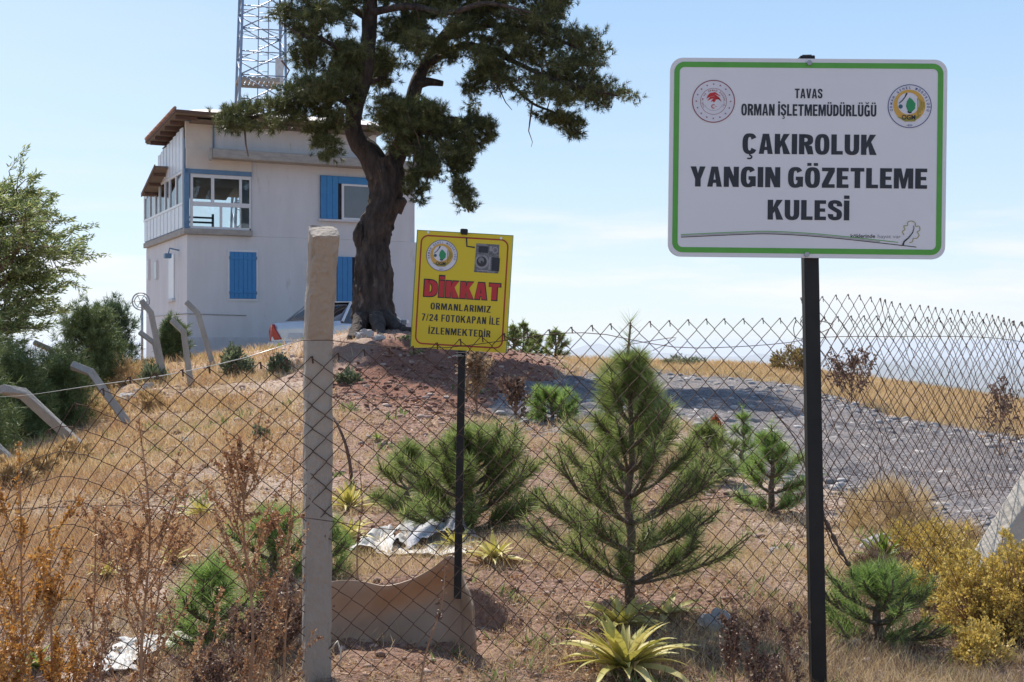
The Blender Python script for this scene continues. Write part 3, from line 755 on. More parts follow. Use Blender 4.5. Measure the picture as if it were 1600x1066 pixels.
# ================================================================ the car behind the mound
def build_car():
    base = Vector(((466-CX)/F_PX*28.6, 28.6, 0)); base.z = gz(base.x, base.y)-.12
    yaw = R(-27)
    root = empty('parked_car', base, 'silver saloon car parked by the building behind the earth mound', 'car', rot=(0, 0, yaw))
    paint = surf('silver_car_paint', (.55, .56, .58), (.50, .51, .53), rough=.25, metal=.5, scale=2, spec=.6)
    gls = surf('car_glass', (.012, .014, .017), (.02, .02, .025), rough=.05, spec=.9)
    blk = surf('black_rubber', (.02, .02, .02), (.03, .03, .03), rough=.8)
    # local: x across the rear (0 = centre), y forward from the rear bumper
    st = [(0.0, .30, .82, .74), (.06, .24, .98, .80), (.55, .22, 1.03, .85), (1.2, .20, 1.00, .87), (2.4, .20, .97, .88), (3.3, .22, .93, .86), (4.1, .25, .78, .80), (4.4, .33, .62, .66)]
    V, F = [], []
    for (y, zb, ztp, hw) in st:
        ring = [(-hw*.90, zb), (-hw, zb+.18), (-hw, (zb+ztp)/2+.05), (-hw*.97, ztp-.10), (-hw*.86, ztp-.01), (0, ztp+.015), (hw*.86, ztp-.01), (hw*.97, ztp-.10), (hw, (zb+ztp)/2+.05), (hw, zb+.18), (hw*.90, zb)]
        V += [(a, y, z) for a, z in ring]
    n = 11
    for i in range(len(st)-1):
        for k in range(n): F.append((i*n+k, i*n+(k+1) % n, (i+1)*n+(k+1) % n, (i+1)*n+k))
    mb = MB(); mb.v = V; mb.f = F+[tuple(reversed(range(n))), tuple((len(st)-1)*n+k for k in range(n))]; mb.m = [0]*len(mb.f); mb.sm = [True]*(len(F))+[False, False]
    body = mb.build('body', paint, root, bevel=.01)
    st = [(.55, 1.02, .80), (1.15, 1.40, .60), (1.6, 1.45, .60), (2.4, 1.45, .60), (3.25, .96, .80)]
    mb = MB(); V = []
    for (y, z, hw) in st: V += [(-.80, y, .97), (-hw, y, z-.05), (-hw+.1, y, z), (hw-.1, y, z), (hw, y, z-.05), (.80, y, .97)]
    mb.v = V; n = 6
    for i in range(len(st)-1):
        for k in range(n-1): mb.f.append((i*n+k, i*n+k+1, (i+1)*n+k+1, (i+1)*n+k)); mb.sm.append(True); mb.m.append(0)
    mb.build('greenhouse_glass', gls, root)
    rf = MB(); rf.bb(-.56, .56, 1.2, 2.45, 1.442, 1.475); rf.build('roof', paint, root, bevel=.012)
    pl = MB()
    for s in (-1, 1):
        pl.bar((s*.79, .58, 1.0), (s*.60, 1.18, 1.43), .05, .03); pl.bar((s*.80, 3.2, .98), (s*.60, 2.45, 1.46), .05, .03); pl.bar((s*.81, 1.9, .98), (s*.61, 1.9, 1.44), .05, .03); pl.bar((s*.60, 1.18, 1.44), (s*.60, 2.45, 1.46), .05, .04)
    pl.build('pillar', paint, root)
    lamp = surf('red_lens', (.50, .012, .015), (.38, .01, .012), rough=.15, spec=.8)
    for s in (-1, 1):
        t = MB(); t.prism([(s*.46, .60), (s*.80, .56), (s*.84, .76), (s*.79, .93), (s*.70, .94)][::(1 if s > 0 else -1)], lambda a, b, c: (a, c-.06*0+(.06 if abs(a) > .78 else 0), b), -.035, .09)
        t.build('tail_lamp', lamp, root)
    MB().bb(-.80, .80, -.07, .05, .36, .55).build('rear_bumper', paint, root, bevel=.03)
    MB().bb(-.26, .26, -.04, -.012, .62, .74).build('number_plate', surf('plate_white', (.7, .7, .7)), root)
    for s in (-1, 1):
        for y in (.85, 3.5):
            t = MB(); t.tube([(s*.70, y, .31), (s*.88, y, .31)], .31, 20); w = t.build('wheel', blk, root)
            MB().tube([(s*.885, y, .31), (s*.892, y, .31)], .2, 14).build('rim', surf('alloy', (.5, .5, .5), metal=.7, rough=.3), w)
        MB().box((s*.93, 3.0, 1.02), (.18, .08, .12)).build('mirror', paint, root, bevel=.02)
build_car()

# round coil on a pole left of the building
def build_coil():
    p = on(222, 30.0)
    r = empty('wire_wheel', p, 'thin pale wire wheel on a slim pole at the left corner of the building', 'antenna')
    m = surf('galvanised_thin', (.45, .46, .48), (.36, .37, .40), rough=.5, metal=.4)
    top = (533-471)/F_PX*30-p.z
    MB().tube([(0, 0, -.1), (0, 0, top)], .03, 6).build('pole', m, r)
    MB().tube([(-.05, -.01, -.1), (-.05, -.01, top-.5)], .012, 5)
    t = MB()
    for rad, w in ((.20, .018), (.145, .012)):
        t.tube([(rad*math.cos(a)-.02, -.04, top+rad*math.sin(a)) for a in np.linspace(0, 2*math.pi, 26)], w, 5, cap=False)
    for k in range(6): a = k*math.pi/3; t.tube([(-.02, -.04, top), (.2*math.cos(a)-.02, -.04, top+.2*math.sin(a))], .008, 4)
    t.build('ring', m, r)
build_coil()

# ================================================================ summer haze
def build_haze():
    m, n, l, o = nmat('summer_haze')
    pv = n.new('ShaderNodeVolumePrincipled')
    pv.inputs['Color'].default_value = (.84, .90, 1.0, 1); pv.inputs['Density'].default_value = HAZE
    pv.inputs['Anisotropy'].default_value = .3
    l.new(pv.outputs[0], o.inputs['Volume'])
    hz = MB().bb(-70000, 70000, -70000, 70000, -1300, 22.5).build('haze', m); hz['kind'] = 'stuff'
HAZE = 4.2e-5
build_haze()
# ================================================================ the old pine on the mound
BARK = surf('pine_bark', (.022, .016, .014), (.10, .075, .065), rough=.95, scale=8, detail=10, bump=1.0, bscale=12, bdist=.09, stretch=(1, 1, .30), spots=(6, .60, (.19, .15, .13)))
TWIG = surf('twig_bark', (.12, .075, .05), (.20, .13, .09), rough=.9, scale=20)
NEEDLE_OLD = leafmat('pine_needles_old', [(.15, (.022, .034, .014)), (.45, (.075, .092, .032)), (.75, (.20, .205, .075)), (.95, (.32, .30, .13))], trans=.22, nscale=1.6, nmix=.5)
def polyline(P, n):
    P = np.array(P, float); seg = np.linalg.norm(np.diff(P[:, :3], axis=0), axis=1); t = np.r_[0, np.cumsum(seg)]; q = np.linspace(0, t[-1], n)
    i = np.clip(np.searchsorted(t, q, side='right')-1, 0, len(P)-2); f = ((q-t[i])/(t[i+1]-t[i]))[:, None]
    g = lambda k: P[np.clip(k, 0, len(P)-1)]
    a, b, c, d = g(i-1), g(i), g(i+1), g(i+2)
    return .5*((2*b)+(-a+c)*f+(2*a-5*b+4*c-d)*f*f+(-a+3*b-3*c+d)*f**3)
def bark_tube(path, name, parent, n=26, seg=60, rough=.09, seed=0, flare=0):
    """path of (x, y, z, r): a knotty limb with bark ridges in the geometry"""
    q = polyline(path, seg); P, r = q[:, :3], np.maximum(q[:, 3], .004)
    V = []; up = Vector((0, 1, 0)); L = 0
    for i in range(seg):
        d = Vector(P[min(i+1, seg-1)]-P[max(i-1, 0)]).normalized(); up = (up-d*up.dot(d)).normalized(); w = d.cross(up)
        if i: L += float(np.linalg.norm(P[i]-P[i-1]))
        th = np.linspace(0, 2*math.pi, n, endpoint=False)
        ridg = .6*(1-2*np.abs(vnoise(np.cos(th)*3.2+5, np.sin(th)*3.2, L*1.1, seed)))+.5*(1-2*np.abs(vnoise(np.cos(th)*6.5+5, np.sin(th)*6.5, L*2.6, seed+2)))
        lump = vnoise(np.cos(th)*1.1, np.sin(th)*1.1+9, L*.9, seed+4)
        fine = vnoise(np.cos(th)*8, np.sin(th)*8+9, L*4, seed+8)+.8*vnoise(np.cos(th)*16, np.sin(th)*16+9, L*11, seed+9)
        rr = r[i]*(1+rough*ridg+rough*1.2*lump+rough*.5*fine)
        if flare: rr = rr*(1+flare*np.exp(-L/.35)*(.6+.8*np.maximum(0, np.cos(th*5+1))))
        for k in range(n):
            V.append(P[i]+(np.array(up)*math.cos(th[k])+np.array(w)*math.sin(th[k]))*rr[k])
    V = np.array(V); i = (np.arange(seg-1)[:, None]*n+np.arange(n)[None, :]).ravel(); j = (np.arange(seg-1)[:, None]*n+((np.arange(n)+1) % n)[None, :]).ravel()
    F = np.stack([i, j, j+n, i+n], 1)
    V = np.concatenate([V, [P[-1]]]); e = (seg-1)*n; cap = np.array([[e+k, e+(k+1) % n, len(V)-1, len(V)-1] for k in range(n)])
    me = bpy.data.meshes.new(name); me.from_pydata(V.tolist(), [], F.tolist()+[tuple(c[:3]) for c in cap.tolist()]); me.materials.append(BARK)
    me.polygons.foreach_set('use_smooth', np.ones(len(me.polygons), bool)); me.update()
    return put(bpy.data.objects.new(name, me), parent)

def build_old_pine():
    Yt = 24.0; base = on(585, Yt, 0)
    root = empty('pine_tree', (0, 0, 0), 'big old dark pine with thick twisted trunk leaning over the red mound', 'tree')
    def pp(u, v, dy, r): p = at(u, v, Yt+dy); return (p.x-base.x, p.y-base.y, p.z-base.z, r/F_PX*(Yt+dy))
    root.location = base
    bark_tube([pp(581, 535, 0, 30), pp(581, 512, 0, 27), pp(582, 480, 0, 25), pp(585, 440, 0, 24), pp(583, 400, .05, 24), pp(588, 360, .1, 25), pp(600, 325, .1, 25), pp(604, 300, .1, 23), pp(602, 275, .1, 24), pp(594, 252, .1, 23)],
              'trunk', root, n=72, seg=160, rough=.20, seed=2, flare=.35)
    LB = []
    def limb(pts, n=14, seg=40, seed=0, rough=.08):
        q = [pp(p[0], p[1], p[2], p[3]*.80) for p in pts]; LB.append(polyline(q, 30)); return bark_tube(q, 'limb', root, n=n, seg=seg, seed=seed, rough=rough)
    limb([(597, 275, .1, 25), (580, 243, .1, 23), (560, 222, .05, 19), (551, 198, 0, 16), (556, 165, -.1, 15), (567, 130, -.15, 15), (573, 95, -.2, 15), (577, 50, -.2, 14), (578, 0, -.3, 13), (584, -70, -.3, 10), (600, -150, 0, 7), (620, -230, .2, 3)], n=24, seg=80, seed=5, rough=.1)
    limb([(598, 280, .1, 24), (612, 255, .2, 20), (628, 225, .3, 17), (638, 190, .5, 15), (645, 155, .7, 14), (652, 130, .8, 13), (665, 100, 1.0, 11), (690, 60, 1.2, 9), (730, 10, 1.4, 7), (760, -60, 1.4, 5), (780, -140, 1.2, 3)], n=20, seg=70, seed=7)
    limb([(650, 132, .75, 11), (668, 128, .7, 8), (692, 131, .65, 5)], seed=9, seg=14)
    limb([(668, 100, 1.0, 9), (720, 72, .6, 7), (765, 78, .3, 6), (800, 95, 0, 5), (850, 118, -.3, 4), (900, 135, -.5, 3), (965, 150, -.6, 1.5)], seed=11)
    limb([(690, 60, 1.2, 7), (760, 40, .5, 5), (830, 45, 0, 4), (890, 70, -.3, 2.5), (930, 90, -.3, 1.5)], seed=12)
    limb([(578, 20, -.3, 8), (640, 10, -.9, 6), (700, 20, -1.4, 5), (760, 5, -1.8, 4), (830, 20, -2, 2)], seed=13)
    limb([(765, 78, .3, 4), (790, 120, .2, 3), (830, 160, 0, 2.4), (870, 178, 0, 2), (905, 208, 0, 1.2)], seed=14)
    limb([(632, 220, .3, 9), (660, 205, -.1, 7), (690, 222, -.3, 5), (706, 262, -.4, 3.5), (722, 300, -.4, 2), (732, 332, -.4, 1.2)], seed=15)
    limb([(630, 225, .3, 6), (655, 232, -.5, 4), (664, 255, -.6, 2.5), (668, 280, -.6, 2), (648, 315, -.6, 1)], seed=16)
    limb([(640, 190, .5, 7), (690, 185, .1, 5), (730, 190, 0, 3), (762, 212, 0, 1.5)], seed=17)
    limb([(556, 165, -.1, 9), (520, 150, -.5, 6), (480, 150, -.9, 5), (440, 172, -1.1, 4), (390, 185, -1.3, 3), (345, 193, -1.5, 1.4)], seed=18)
    limb([(520, 150, -.5, 5), (512, 185, -.7, 3), (508, 235, -.8, 1.3)], seed=19)
    limb([(572, 100, -.2, 8), (535, 80, -.6, 5), (500, 60, -.9, 4), (470, 55, -1.1, 3), (440, 35, -1.2, 1.2)], seed=20)
    limb([(578, 30, -.2, 8), (530, 0, 0, 6), (490, -40, .2, 4), (460, -70, .2, 1.5)], seed=21)
    limb([(470, 60, -1, 2), (478, 90, -1, 1.6), (487, 118, -1, .8)], seg=16, seed=22)
    limb([(567, 130, -.15, 6), (600, 120, .6, 4), (606, 95, 1.0, 2)], seg=16, seed=23)
    limb([(580, -60, -.3, 8), (540, -120, .8, 5), (500, -150, 1.6, 2)], seed=24)
    limb([(584, -80, -.3, 7), (660, -150, -1, 5), (760, -190, -1.6, 2)], seed=25)
    limb([(665, 100, 1.0, 8), (720, 40, 2.2, 6), (800, -20, 3.0, 4), (860, -60, 3.2, 2)], seed=26)
    reg = [  # pixel region, clumps, centre depth, depth spread
     ([(335, 197), (345, 178), (420, 162), (440, 148), (480, 125), (520, 118), (540, 140), (540, 185), (520, 195), (500, 175), (440, 190), (415, 215), (405, 232), (398, 200), (360, 205)], 85, -1.0, .4),
     ([(492, 170), (530, 180), (528, 215), (516, 248), (500, 248), (490, 210)], 26, -.75, .25),
     ([(430, 28), (460, 2), (460, -60), (560, -60), (562, 40), (540, 42), (520, 60), (508, 75), (490, 105), (478, 112), (460, 90), (452, 70), (455, 48), (475, 35), (440, 38)], 105, -.6, .6),
     ([(535, 70), (562, 60), (560, 140), (548, 165), (525, 150), (515, 120), (528, 95)], 50, -.3, .5),
     ([(590, 80), (615, 85), (610, 130), (592, 150)], 26, .9, .3),
     ([(590, 160), (620, 150), (650, 160), (690, 172), (738, 192), (748, 215), (738, 238), (710, 250), (650, 245), (620, 238), (597, 235), (587, 190)], 115, -.1, .6),
     ([(690, 222), (735, 235), (742, 252), (722, 262), (725, 290), (738, 320), (735, 336), (724, 325), (708, 285), (700, 250)], 34, -.4, .16),
     ([(655, 240), (680, 250), (680, 280), (662, 282), (662, 310), (650, 322), (636, 308), (645, 275), (655, 255)], 22, -.6, .16),
     ([(735, 180), (755, 185), (768, 205), (765, 220), (745, 213)], 14, 0, .25),
     ([(595, -40), (605, 62), (640, 72), (640, 100), (662, 112), (715, 95), (735, 130), (742, 165), (755, 172), (768, 150), (785, 130), (800, 145), (830, 155), (850, 166), (870, 158), (890, 163), (930, 162), (985, 158), (988, 146), (945, 132), (930, 110), (942, 80), (932, 50), (905, 52), (885, 30), (890, 0), (885, -60)], 430, .2, 1.3),
     ([(845, 165), (870, 175), (900, 185), (912, 210), (900, 218), (870, 195), (842, 182)], 20, 0, .25),
     ([(450, -50), (500, -170), (620, -260), (740, -260), (850, -180), (888, -50)], 270, .5, 2.2)]
    rs = rng(42); C = []; SZ = []
    for poly, n, dy, sp in reg:
        us = [p[0] for p in poly]; vs = [p[1] for p in poly]; k = 0
        while k < n:
            u, v = rs.uniform(min(us), max(us)), rs.uniform(min(vs), max(vs))
            if not inpoly(u, v, poly): continue
            d = dy+rs.normal()*sp*.6 if sp > .5 else dy+rs.normal()*sp
            if sp > .35 and vnoise(u/27., v/17., d*1.1, 6) < -.08 and rs.random() < .95: continue
            p = pp(u, v, d, 0); C.append(p[:3]); SZ.append(.68 if sp < .3 else 1.0); k += 1
    C = np.array(C)
    ALL = np.concatenate(LB)[:, :3]
    tw = MB(); A, B = [], []
    d0 = np.array([np.min(np.linalg.norm(ALL-c, axis=1)) for c in C]); order = np.argsort(d0); nodes = ALL.copy(); cost = np.zeros(len(ALL))
    for oi in order:
        c = C[oi]; dd = np.linalg.norm(nodes-c, axis=1)+cost; j = int(np.argmin(dd)); q = nodes[j]; dist = np.linalg.norm(c-q)
        mid = (c+q)/2+np.array([0, 0, .12*dist])+rs.normal(size=3)*.05*dist
        r_ = .010+.008*min(dist, 1.2)
        tw.tube([q, mid, c], [r_, r_*.7, .005], 4, cap=False); nodes = np.concatenate([nodes, [c]]); cost = np.append(cost, cost[j]*.3+.10)
        k_ = SZ[oi]; out = unit(c-q+rs.normal(size=3)*.25); m = 15
        s = unit(out*.8+rs.normal(size=(m, 3))*.75+np.array([0, 0, .45]))
        a = c+rs.normal(size=(m, 3))*np.array([.11, .11, .045])*k_; A.append(a); B.append(a+s*rs.uniform(.07, .16, (m, 1))*k_)
    A, B = np.concatenate(A), np.concatenate(B)
    V, F = shoots(A, B, 30, .115, .0105, rs, fwd=.7)
    # bare shoots
    np_obj('needles', V, F, NEEDLE_OLD, root)
    tv, tf = needles(A, unit(B-A), .16, .012, rs); np_obj('twig_tips', tv, tf, TWIG, root)
    for pts in ([(832, 158, 0), (828, 190, 0), (826, 205, 0), (832, 222, .1), (830, 230, .1)], [(770, 80, .3), (776, 130, .2), (790, 160, .2), (800, 172, .2)], [(440, 95, -1), (452, 110, -1), (446, 122, -1)], [(382, 200, -1.3), (384, 225, -1.3), (388, 245, -1.3)], [(640, 300, -.6), (648, 240, -.6), (655, 225, -.4)]):
        tw.tube([pp(u, v, d, 0)[:3] for u, v, d in pts], [.02, .016, .010, .006, .004][:len(pts)], 5)
    tw.build('twigs', TWIG, root)
    # burl on the trunk
    bb = [pp(563, 396, -.1, 3), pp(560, 378, -.15, 6), pp(560, 364, -.15, 7), pp(565, 346, -.1, 3)]
    bark_tube(bb, 'burl', root, n=16, seg=24, rough=.3, seed=40)
    bark_tube([pp(618, 330, 0, 10), pp(626, 318, -.05, 8), pp(633, 313, -.1, 4)], 'burl', root, n=14, seg=16, rough=.25, seed=41)
    for i, pts in enumerate(([(600, 500, -.3, 14), (622, 512, -.7, 8), (650, 524, -1.3, 4)], [(568, 505, -.3, 13), (556, 522, -.8, 8), (546, 538, -1.5, 4)], [(590, 505, -.4, 12), (594, 530, -1.2, 7), (598, 548, -2.0, 3)])):
        q = []
        for (u, v, dy, r) in pts:
            p = on(u, Yt+dy, .0); q.append((p.x-base.x, p.y-base.y, p.z-base.z+(.25 if r > 10 else .02), r/F_PX*Yt))
        bark_tube(q, 'root', root, n=12, seg=24, rough=.2, seed=50+i)
build_old_pine()

# ================================================================ young pines
NEEDLE_YOUNG = leafmat('young_pine_needles', [(.05, (.055, .080, .025)), (.4, (.16, .215, .06)), (.75, (.31, .36, .13)), (.95, (.54, .54, .30))], trans=.38, nscale=6, nmix=.25)
NEEDLE_BLUE = leafmat('blue_green_needles', [(.15, (.035, .065, .03)), (.5, (.070, .115, .055)), (.85, (.15, .18, .085))], trans=.25, nscale=5, nmix=.3)
NEEDLE_DARK = leafmat('dark_pine_needles', [(.15, (.055, .085, .030)), (.5, (.12, .165, .06)), (.85, (.27, .31, .13))], trans=.2, nscale=2, nmix=.4)
NEEDLE_LIGHT = leafmat('wispy_green_needles', [(.05, (.07, .12, .03)), (.4, (.17, .26, .07)), (.8, (.32, .42, .14)), (.97, (.50, .55, .25))], trans=.4, nscale=6, nmix=.25)
YBARK = surf('young_bark', (.10, .075, .055), (.19, .14, .10), rough=.95, scale=30, bump=.6, bscale=80)
def young_pine(base, H, spread, label, seed, whorls=5, per=5, mat=None, nlen=.075, dens=1.0, name='young_pine', group=None, low=.12, bushy=0.0, width=.0017, lean=(0, 0), up=.9, stemr=.022, side=.6, topw=.80):
    rs = rng(seed); mat = mat or NEEDLE_YOUNG
    root = empty(name, base, label, 'young pine', group)
    st = MB(); top = np.array([lean[0], lean[1], H]); pts = [np.array([lean[0]*t, lean[1]*t, H*t-.04*(t == 0)])+(rs.normal(size=3)*.008*(0 < t < 1)) for t in np.linspace(0, 1, 9)]
    st.tube(pts, [stemr*(1-.82*t) for t in np.linspace(0, 1, 9)], 8, jitter=.08); st.build('stem', YBARK, root)
    br = MB(); A, B, NN = [], [], []
    def add(a, b, n): A.append(a); B.append(b); NN.append(n)
    # leader
    add(pts[-2], pts[-1]+np.array([0, 0, .02]), 1)
    add(pts[-3], pts[-2], 1); add(pts[-3], pts[-2], 1); add(pts[-2], pts[-1]+np.array([0, 0, .02]), 1); add(pts[-4], pts[-3], 1)
    nw = whorls
    for w in range(nw):
        t = low+(topw-low)*(w/(nw-1))**.9
        o = top*t; o[2] = H*t
        prof = (1.02-t)**.80*(.78+.22*min(t/.25, 1))*(1-.35*max(0, t-.45)/.4)
        pk = max(3, round(per*(1.05-.65*t)))
        for k in range(pk):
            az = 2*math.pi*(k+rs.uniform(-.3, .3))/pk+w*1.3
            L = spread*prof*rs.uniform(.72, 1.12)
            el = up*(.28+.95*t)+rs.uniform(-.14, .16)
            d0 = np.array([math.cos(az)*math.cos(el*.7), math.sin(az)*math.cos(el*.7), math.sin(el*.7)])
            d1 = np.array([math.cos(az)*math.cos(min(el*1.25+.1, 1.3)), math.sin(az)*math.cos(min(el*1.25+.1, 1.3)), math.sin(min(el*1.25+.1, 1.3))])
            q = [o]
            ns = 6
            for i in range(ns):
                f = i/(ns-1); dd = unit(d0*(1-f)+d1*f+rs.normal(size=3)*.06); q.append(q[-1]+dd*L/ns)
            br.tube(q, [stemr*.42*(1-.11*i) for i in range(len(q))], 5, cap=False)
            for i in range(1 if L < .2 else 2, ns): add(q[i], q[i+1], 1)
            # side shoots
            for i in range(2, ns):
                for s in (0, 1, 0):
                    if rs.random() < side+bushy:
                        sd = unit(np.cross(q[i+1]-q[i], [0, 0, 1])*(1 if s else -1)*.9+(q[i+1]-q[i])/np.linalg.norm(q[i+1]-q[i])*.9+np.array([0, 0, .35])+rs.normal(size=3)*.15)
                        l_ = L*rs.uniform(.22, .42); e = q[i]+sd*l_; br.tube([q[i], e], [stemr*.2, stemr*.12], 4, cap=False); add((q[i]+e)/2*.6+q[i]*.4, e, 1)
    br.build('branches', YBARK, root)
    A, B = np.array(A), np.array(B); ln = np.linalg.norm(B-A, axis=1)
    n = max(8, int(dens*52*np.mean(ln)/.06))
    V, F = shoots(A, B, min(n, 200), nlen, width*1.45, rs, fwd=.6)
    np_obj('needles', V, F, mat, root)
    return root
# (u, v) of the foot, height and half spread in photo pixels
def pine_px(u, v, vtop, half, label, seed, Y=None, **k):
    b = hit(u, v) if Y is None else on(u, Y)
    s = b.y/F_PX
    H = (v-vtop)*s if Y is None else (b.z-(-(vtop-CY)*s))*-1
    return young_pine(b, H, half*s, label, seed, **k)
pine_px(985, 948, 508, 198, 'tallest young pine in the foreground, upright behind the wire mesh', 11, whorls=9, per=8, dens=.85, low=.08, nlen=.075, side=.8, up=.9, width=.0015, topw=.82)
for k, (u, v, vt, hw, sd) in enumerate(((735, 832, 672, 150, 31),)):
    pine_px(u, v, vt, hw, 'broad bushy young pine behind the yellow sign post', sd, whorls=7, per=9, dens=.8, low=.02, bushy=.2, nlen=.085, up=1.0, side=.8, width=.0022, stemr=.03)
pine_px(640, 800, 695, 85, 'low young pine at the left edge of the bushy pine', 37, whorls=4, per=6, low=.03, nlen=.10, width=.0022)
pine_px(862, 660, 612, 60, 'small bright pine seedling on the red bank left of the tallest young pine', 32, whorls=4, per=6, nlen=.10, width=.0045, low=.02, topw=.6, dens=.6, mat=NEEDLE_LIGHT)
pine_px(1205, 800, 665, 80, 'young pine on the near edge of the gravel, left of the black sign post', 33, whorls=5, per=6, nlen=.085, width=.0028, low=.01, topw=.72, dens=.6, mat=NEEDLE_LIGHT)
pine_px(1105, 750, 660, 70, 'young pine close behind the right side of the tallest young pine', 34, whorls=5, per=6, nlen=.085, width=.003, low=.01, topw=.72, dens=.6)
pine_px(1160, 735, 640, 45, 'thin pine seedling beside a red dry flower spike at the gravel edge', 35, whorls=4, per=5, nlen=.08, width=.003, low=.02, dens=.5, mat=NEEDLE_LIGHT)
pine_px(330, 1010, 880, 90, 'low spiky pine seedling at the left behind the dry weeds', 36, whorls=4, per=8, nlen=.09, low=.02, side=.8, up=.85, dens=.45, topw=.7, mat=NEEDLE_LIGHT)
pine_px(425, 905, 800, 100, 'pine seedling just left of the concrete post', 38, whorls=4, per=8, nlen=.10, low=.02, side=.8, up=.9, dens=.45, topw=.7, mat=NEEDLE_LIGHT)
pine_px(512, 900, 800, 60, 'pine seedling just right of the concrete post', 39, whorls=4, per=7, nlen=.10, low=.02, dens=.45, up=.9, topw=.7, mat=NEEDLE_LIGHT)
pine_px(1372, 1000, 885, 125, 'green soft young pine in front of the yellow flowering bushes', 40, whorls=5, per=8, nlen=.065, low=.01, side=.9, width=.0013, up=.75, dens=.5, topw=.7, mat=NEEDLE_LIGHT)
for k, (u, v, vt, hw, Y) in enumerate(((868, 562, 514, 26, 30), (838, 556, 520, 20, 30.5), (818, 552, 500, 22, 29), (802, 550, 505, 20, 28))):
    b = on(u, Y); s = Y/F_PX
    young_pine(b, (CY-vt)*s-b.z, hw*s*1.2, 'far pine sapling on the skyline, ' + ('right end of its row', 'second from the right of its row', 'second from the left of its row', 'left end of its row')[k], 60+k, whorls=5, per=5, nlen=.11, width=.011, dens=.25, low=.02, topw=.75, mat=NEEDLE_YOUNG, group='far pine saplings on the skyline', stemr=.03)

def bushy_pine(u, Y, v0, v1, half, label, seed, n=130, mat=None, cat='pine', ls=.2, m=8):
    """denser older pine crown as shoots in a rough cone, with trunk and limbs"""
    rs = rng(seed); b = on(u, Y); s = Y/F_PX; H = (CY-v0)*s-b.z; hw = half*s
    root = empty('pine_tree', b, label, cat)
    MB().tube([(0, 0, -.1), (.03, .02, H*.5), (0, 0, H*.95)], [.09, .06, .015], 8).build('trunk', BARK, root)
    br = MB(); A, B = [], []
    for i in range(n):
        t = rs.uniform(.05, 1)**.9; az = rs.uniform(0, 2*np.pi); rr = hw*(1-t*.85)**.7*rs.uniform(.35, 1)*(1+.25*vnoise(az*1.3, t*4, 0, seed))
        c = np.array([math.cos(az)*rr, math.sin(az)*rr, H*t]); o = np.array([0, 0, max(H*t-.45*rr, 0)])
        br.tube([o, (o+c)/2-[0, 0, .05*rr], c], [.016, .012, .006], 4, cap=False)
        s_ = unit(unit(c-o)*.8+rs.normal(size=(m, 3))*.6+np.array([0, 0, .5])); a = c+rs.normal(size=(m, 3))*ls*.5
        A.append(a); B.append(a+s_*rs.uniform(.5, 1, (m, 1))*ls)
    br.build('branches', TWIG, root)
    V, F = shoots(np.concatenate(A), np.concatenate(B), 30, .11, .008*Y/20+.001, rs, fwd=.6)
    np_obj('needles', V, F, mat or NEEDLE_DARK, root)
    return root
bushy_pine(137, 21, 492, 640, 58, 'dark round pine left of the building, behind the leaning fence posts', 71, n=120)
bushy_pine(178, 24, 482, 600, 40, 'slim pale pine between the dark round pine and the building', 72, n=70, mat=NEEDLE_BLUE)
bushy_pine(22, 14.5, 560, 700, 48, 'dark low pine under the windswept tree at the left edge', 73, n=80)
bushy_pine(88, 15.5, 575, 690, 48, 'low dark pine behind the leaning pale fence post', 74, n=120)
bushy_pine(-60, 12.5, 520, 720, 65, 'dark pine cut by the left edge of the photo', 75, n=150)
bushy_pine(270, 24.5, 508, 590, 22, 'small conical dark pine in front of the building corner', 76, n=60, ls=.14)

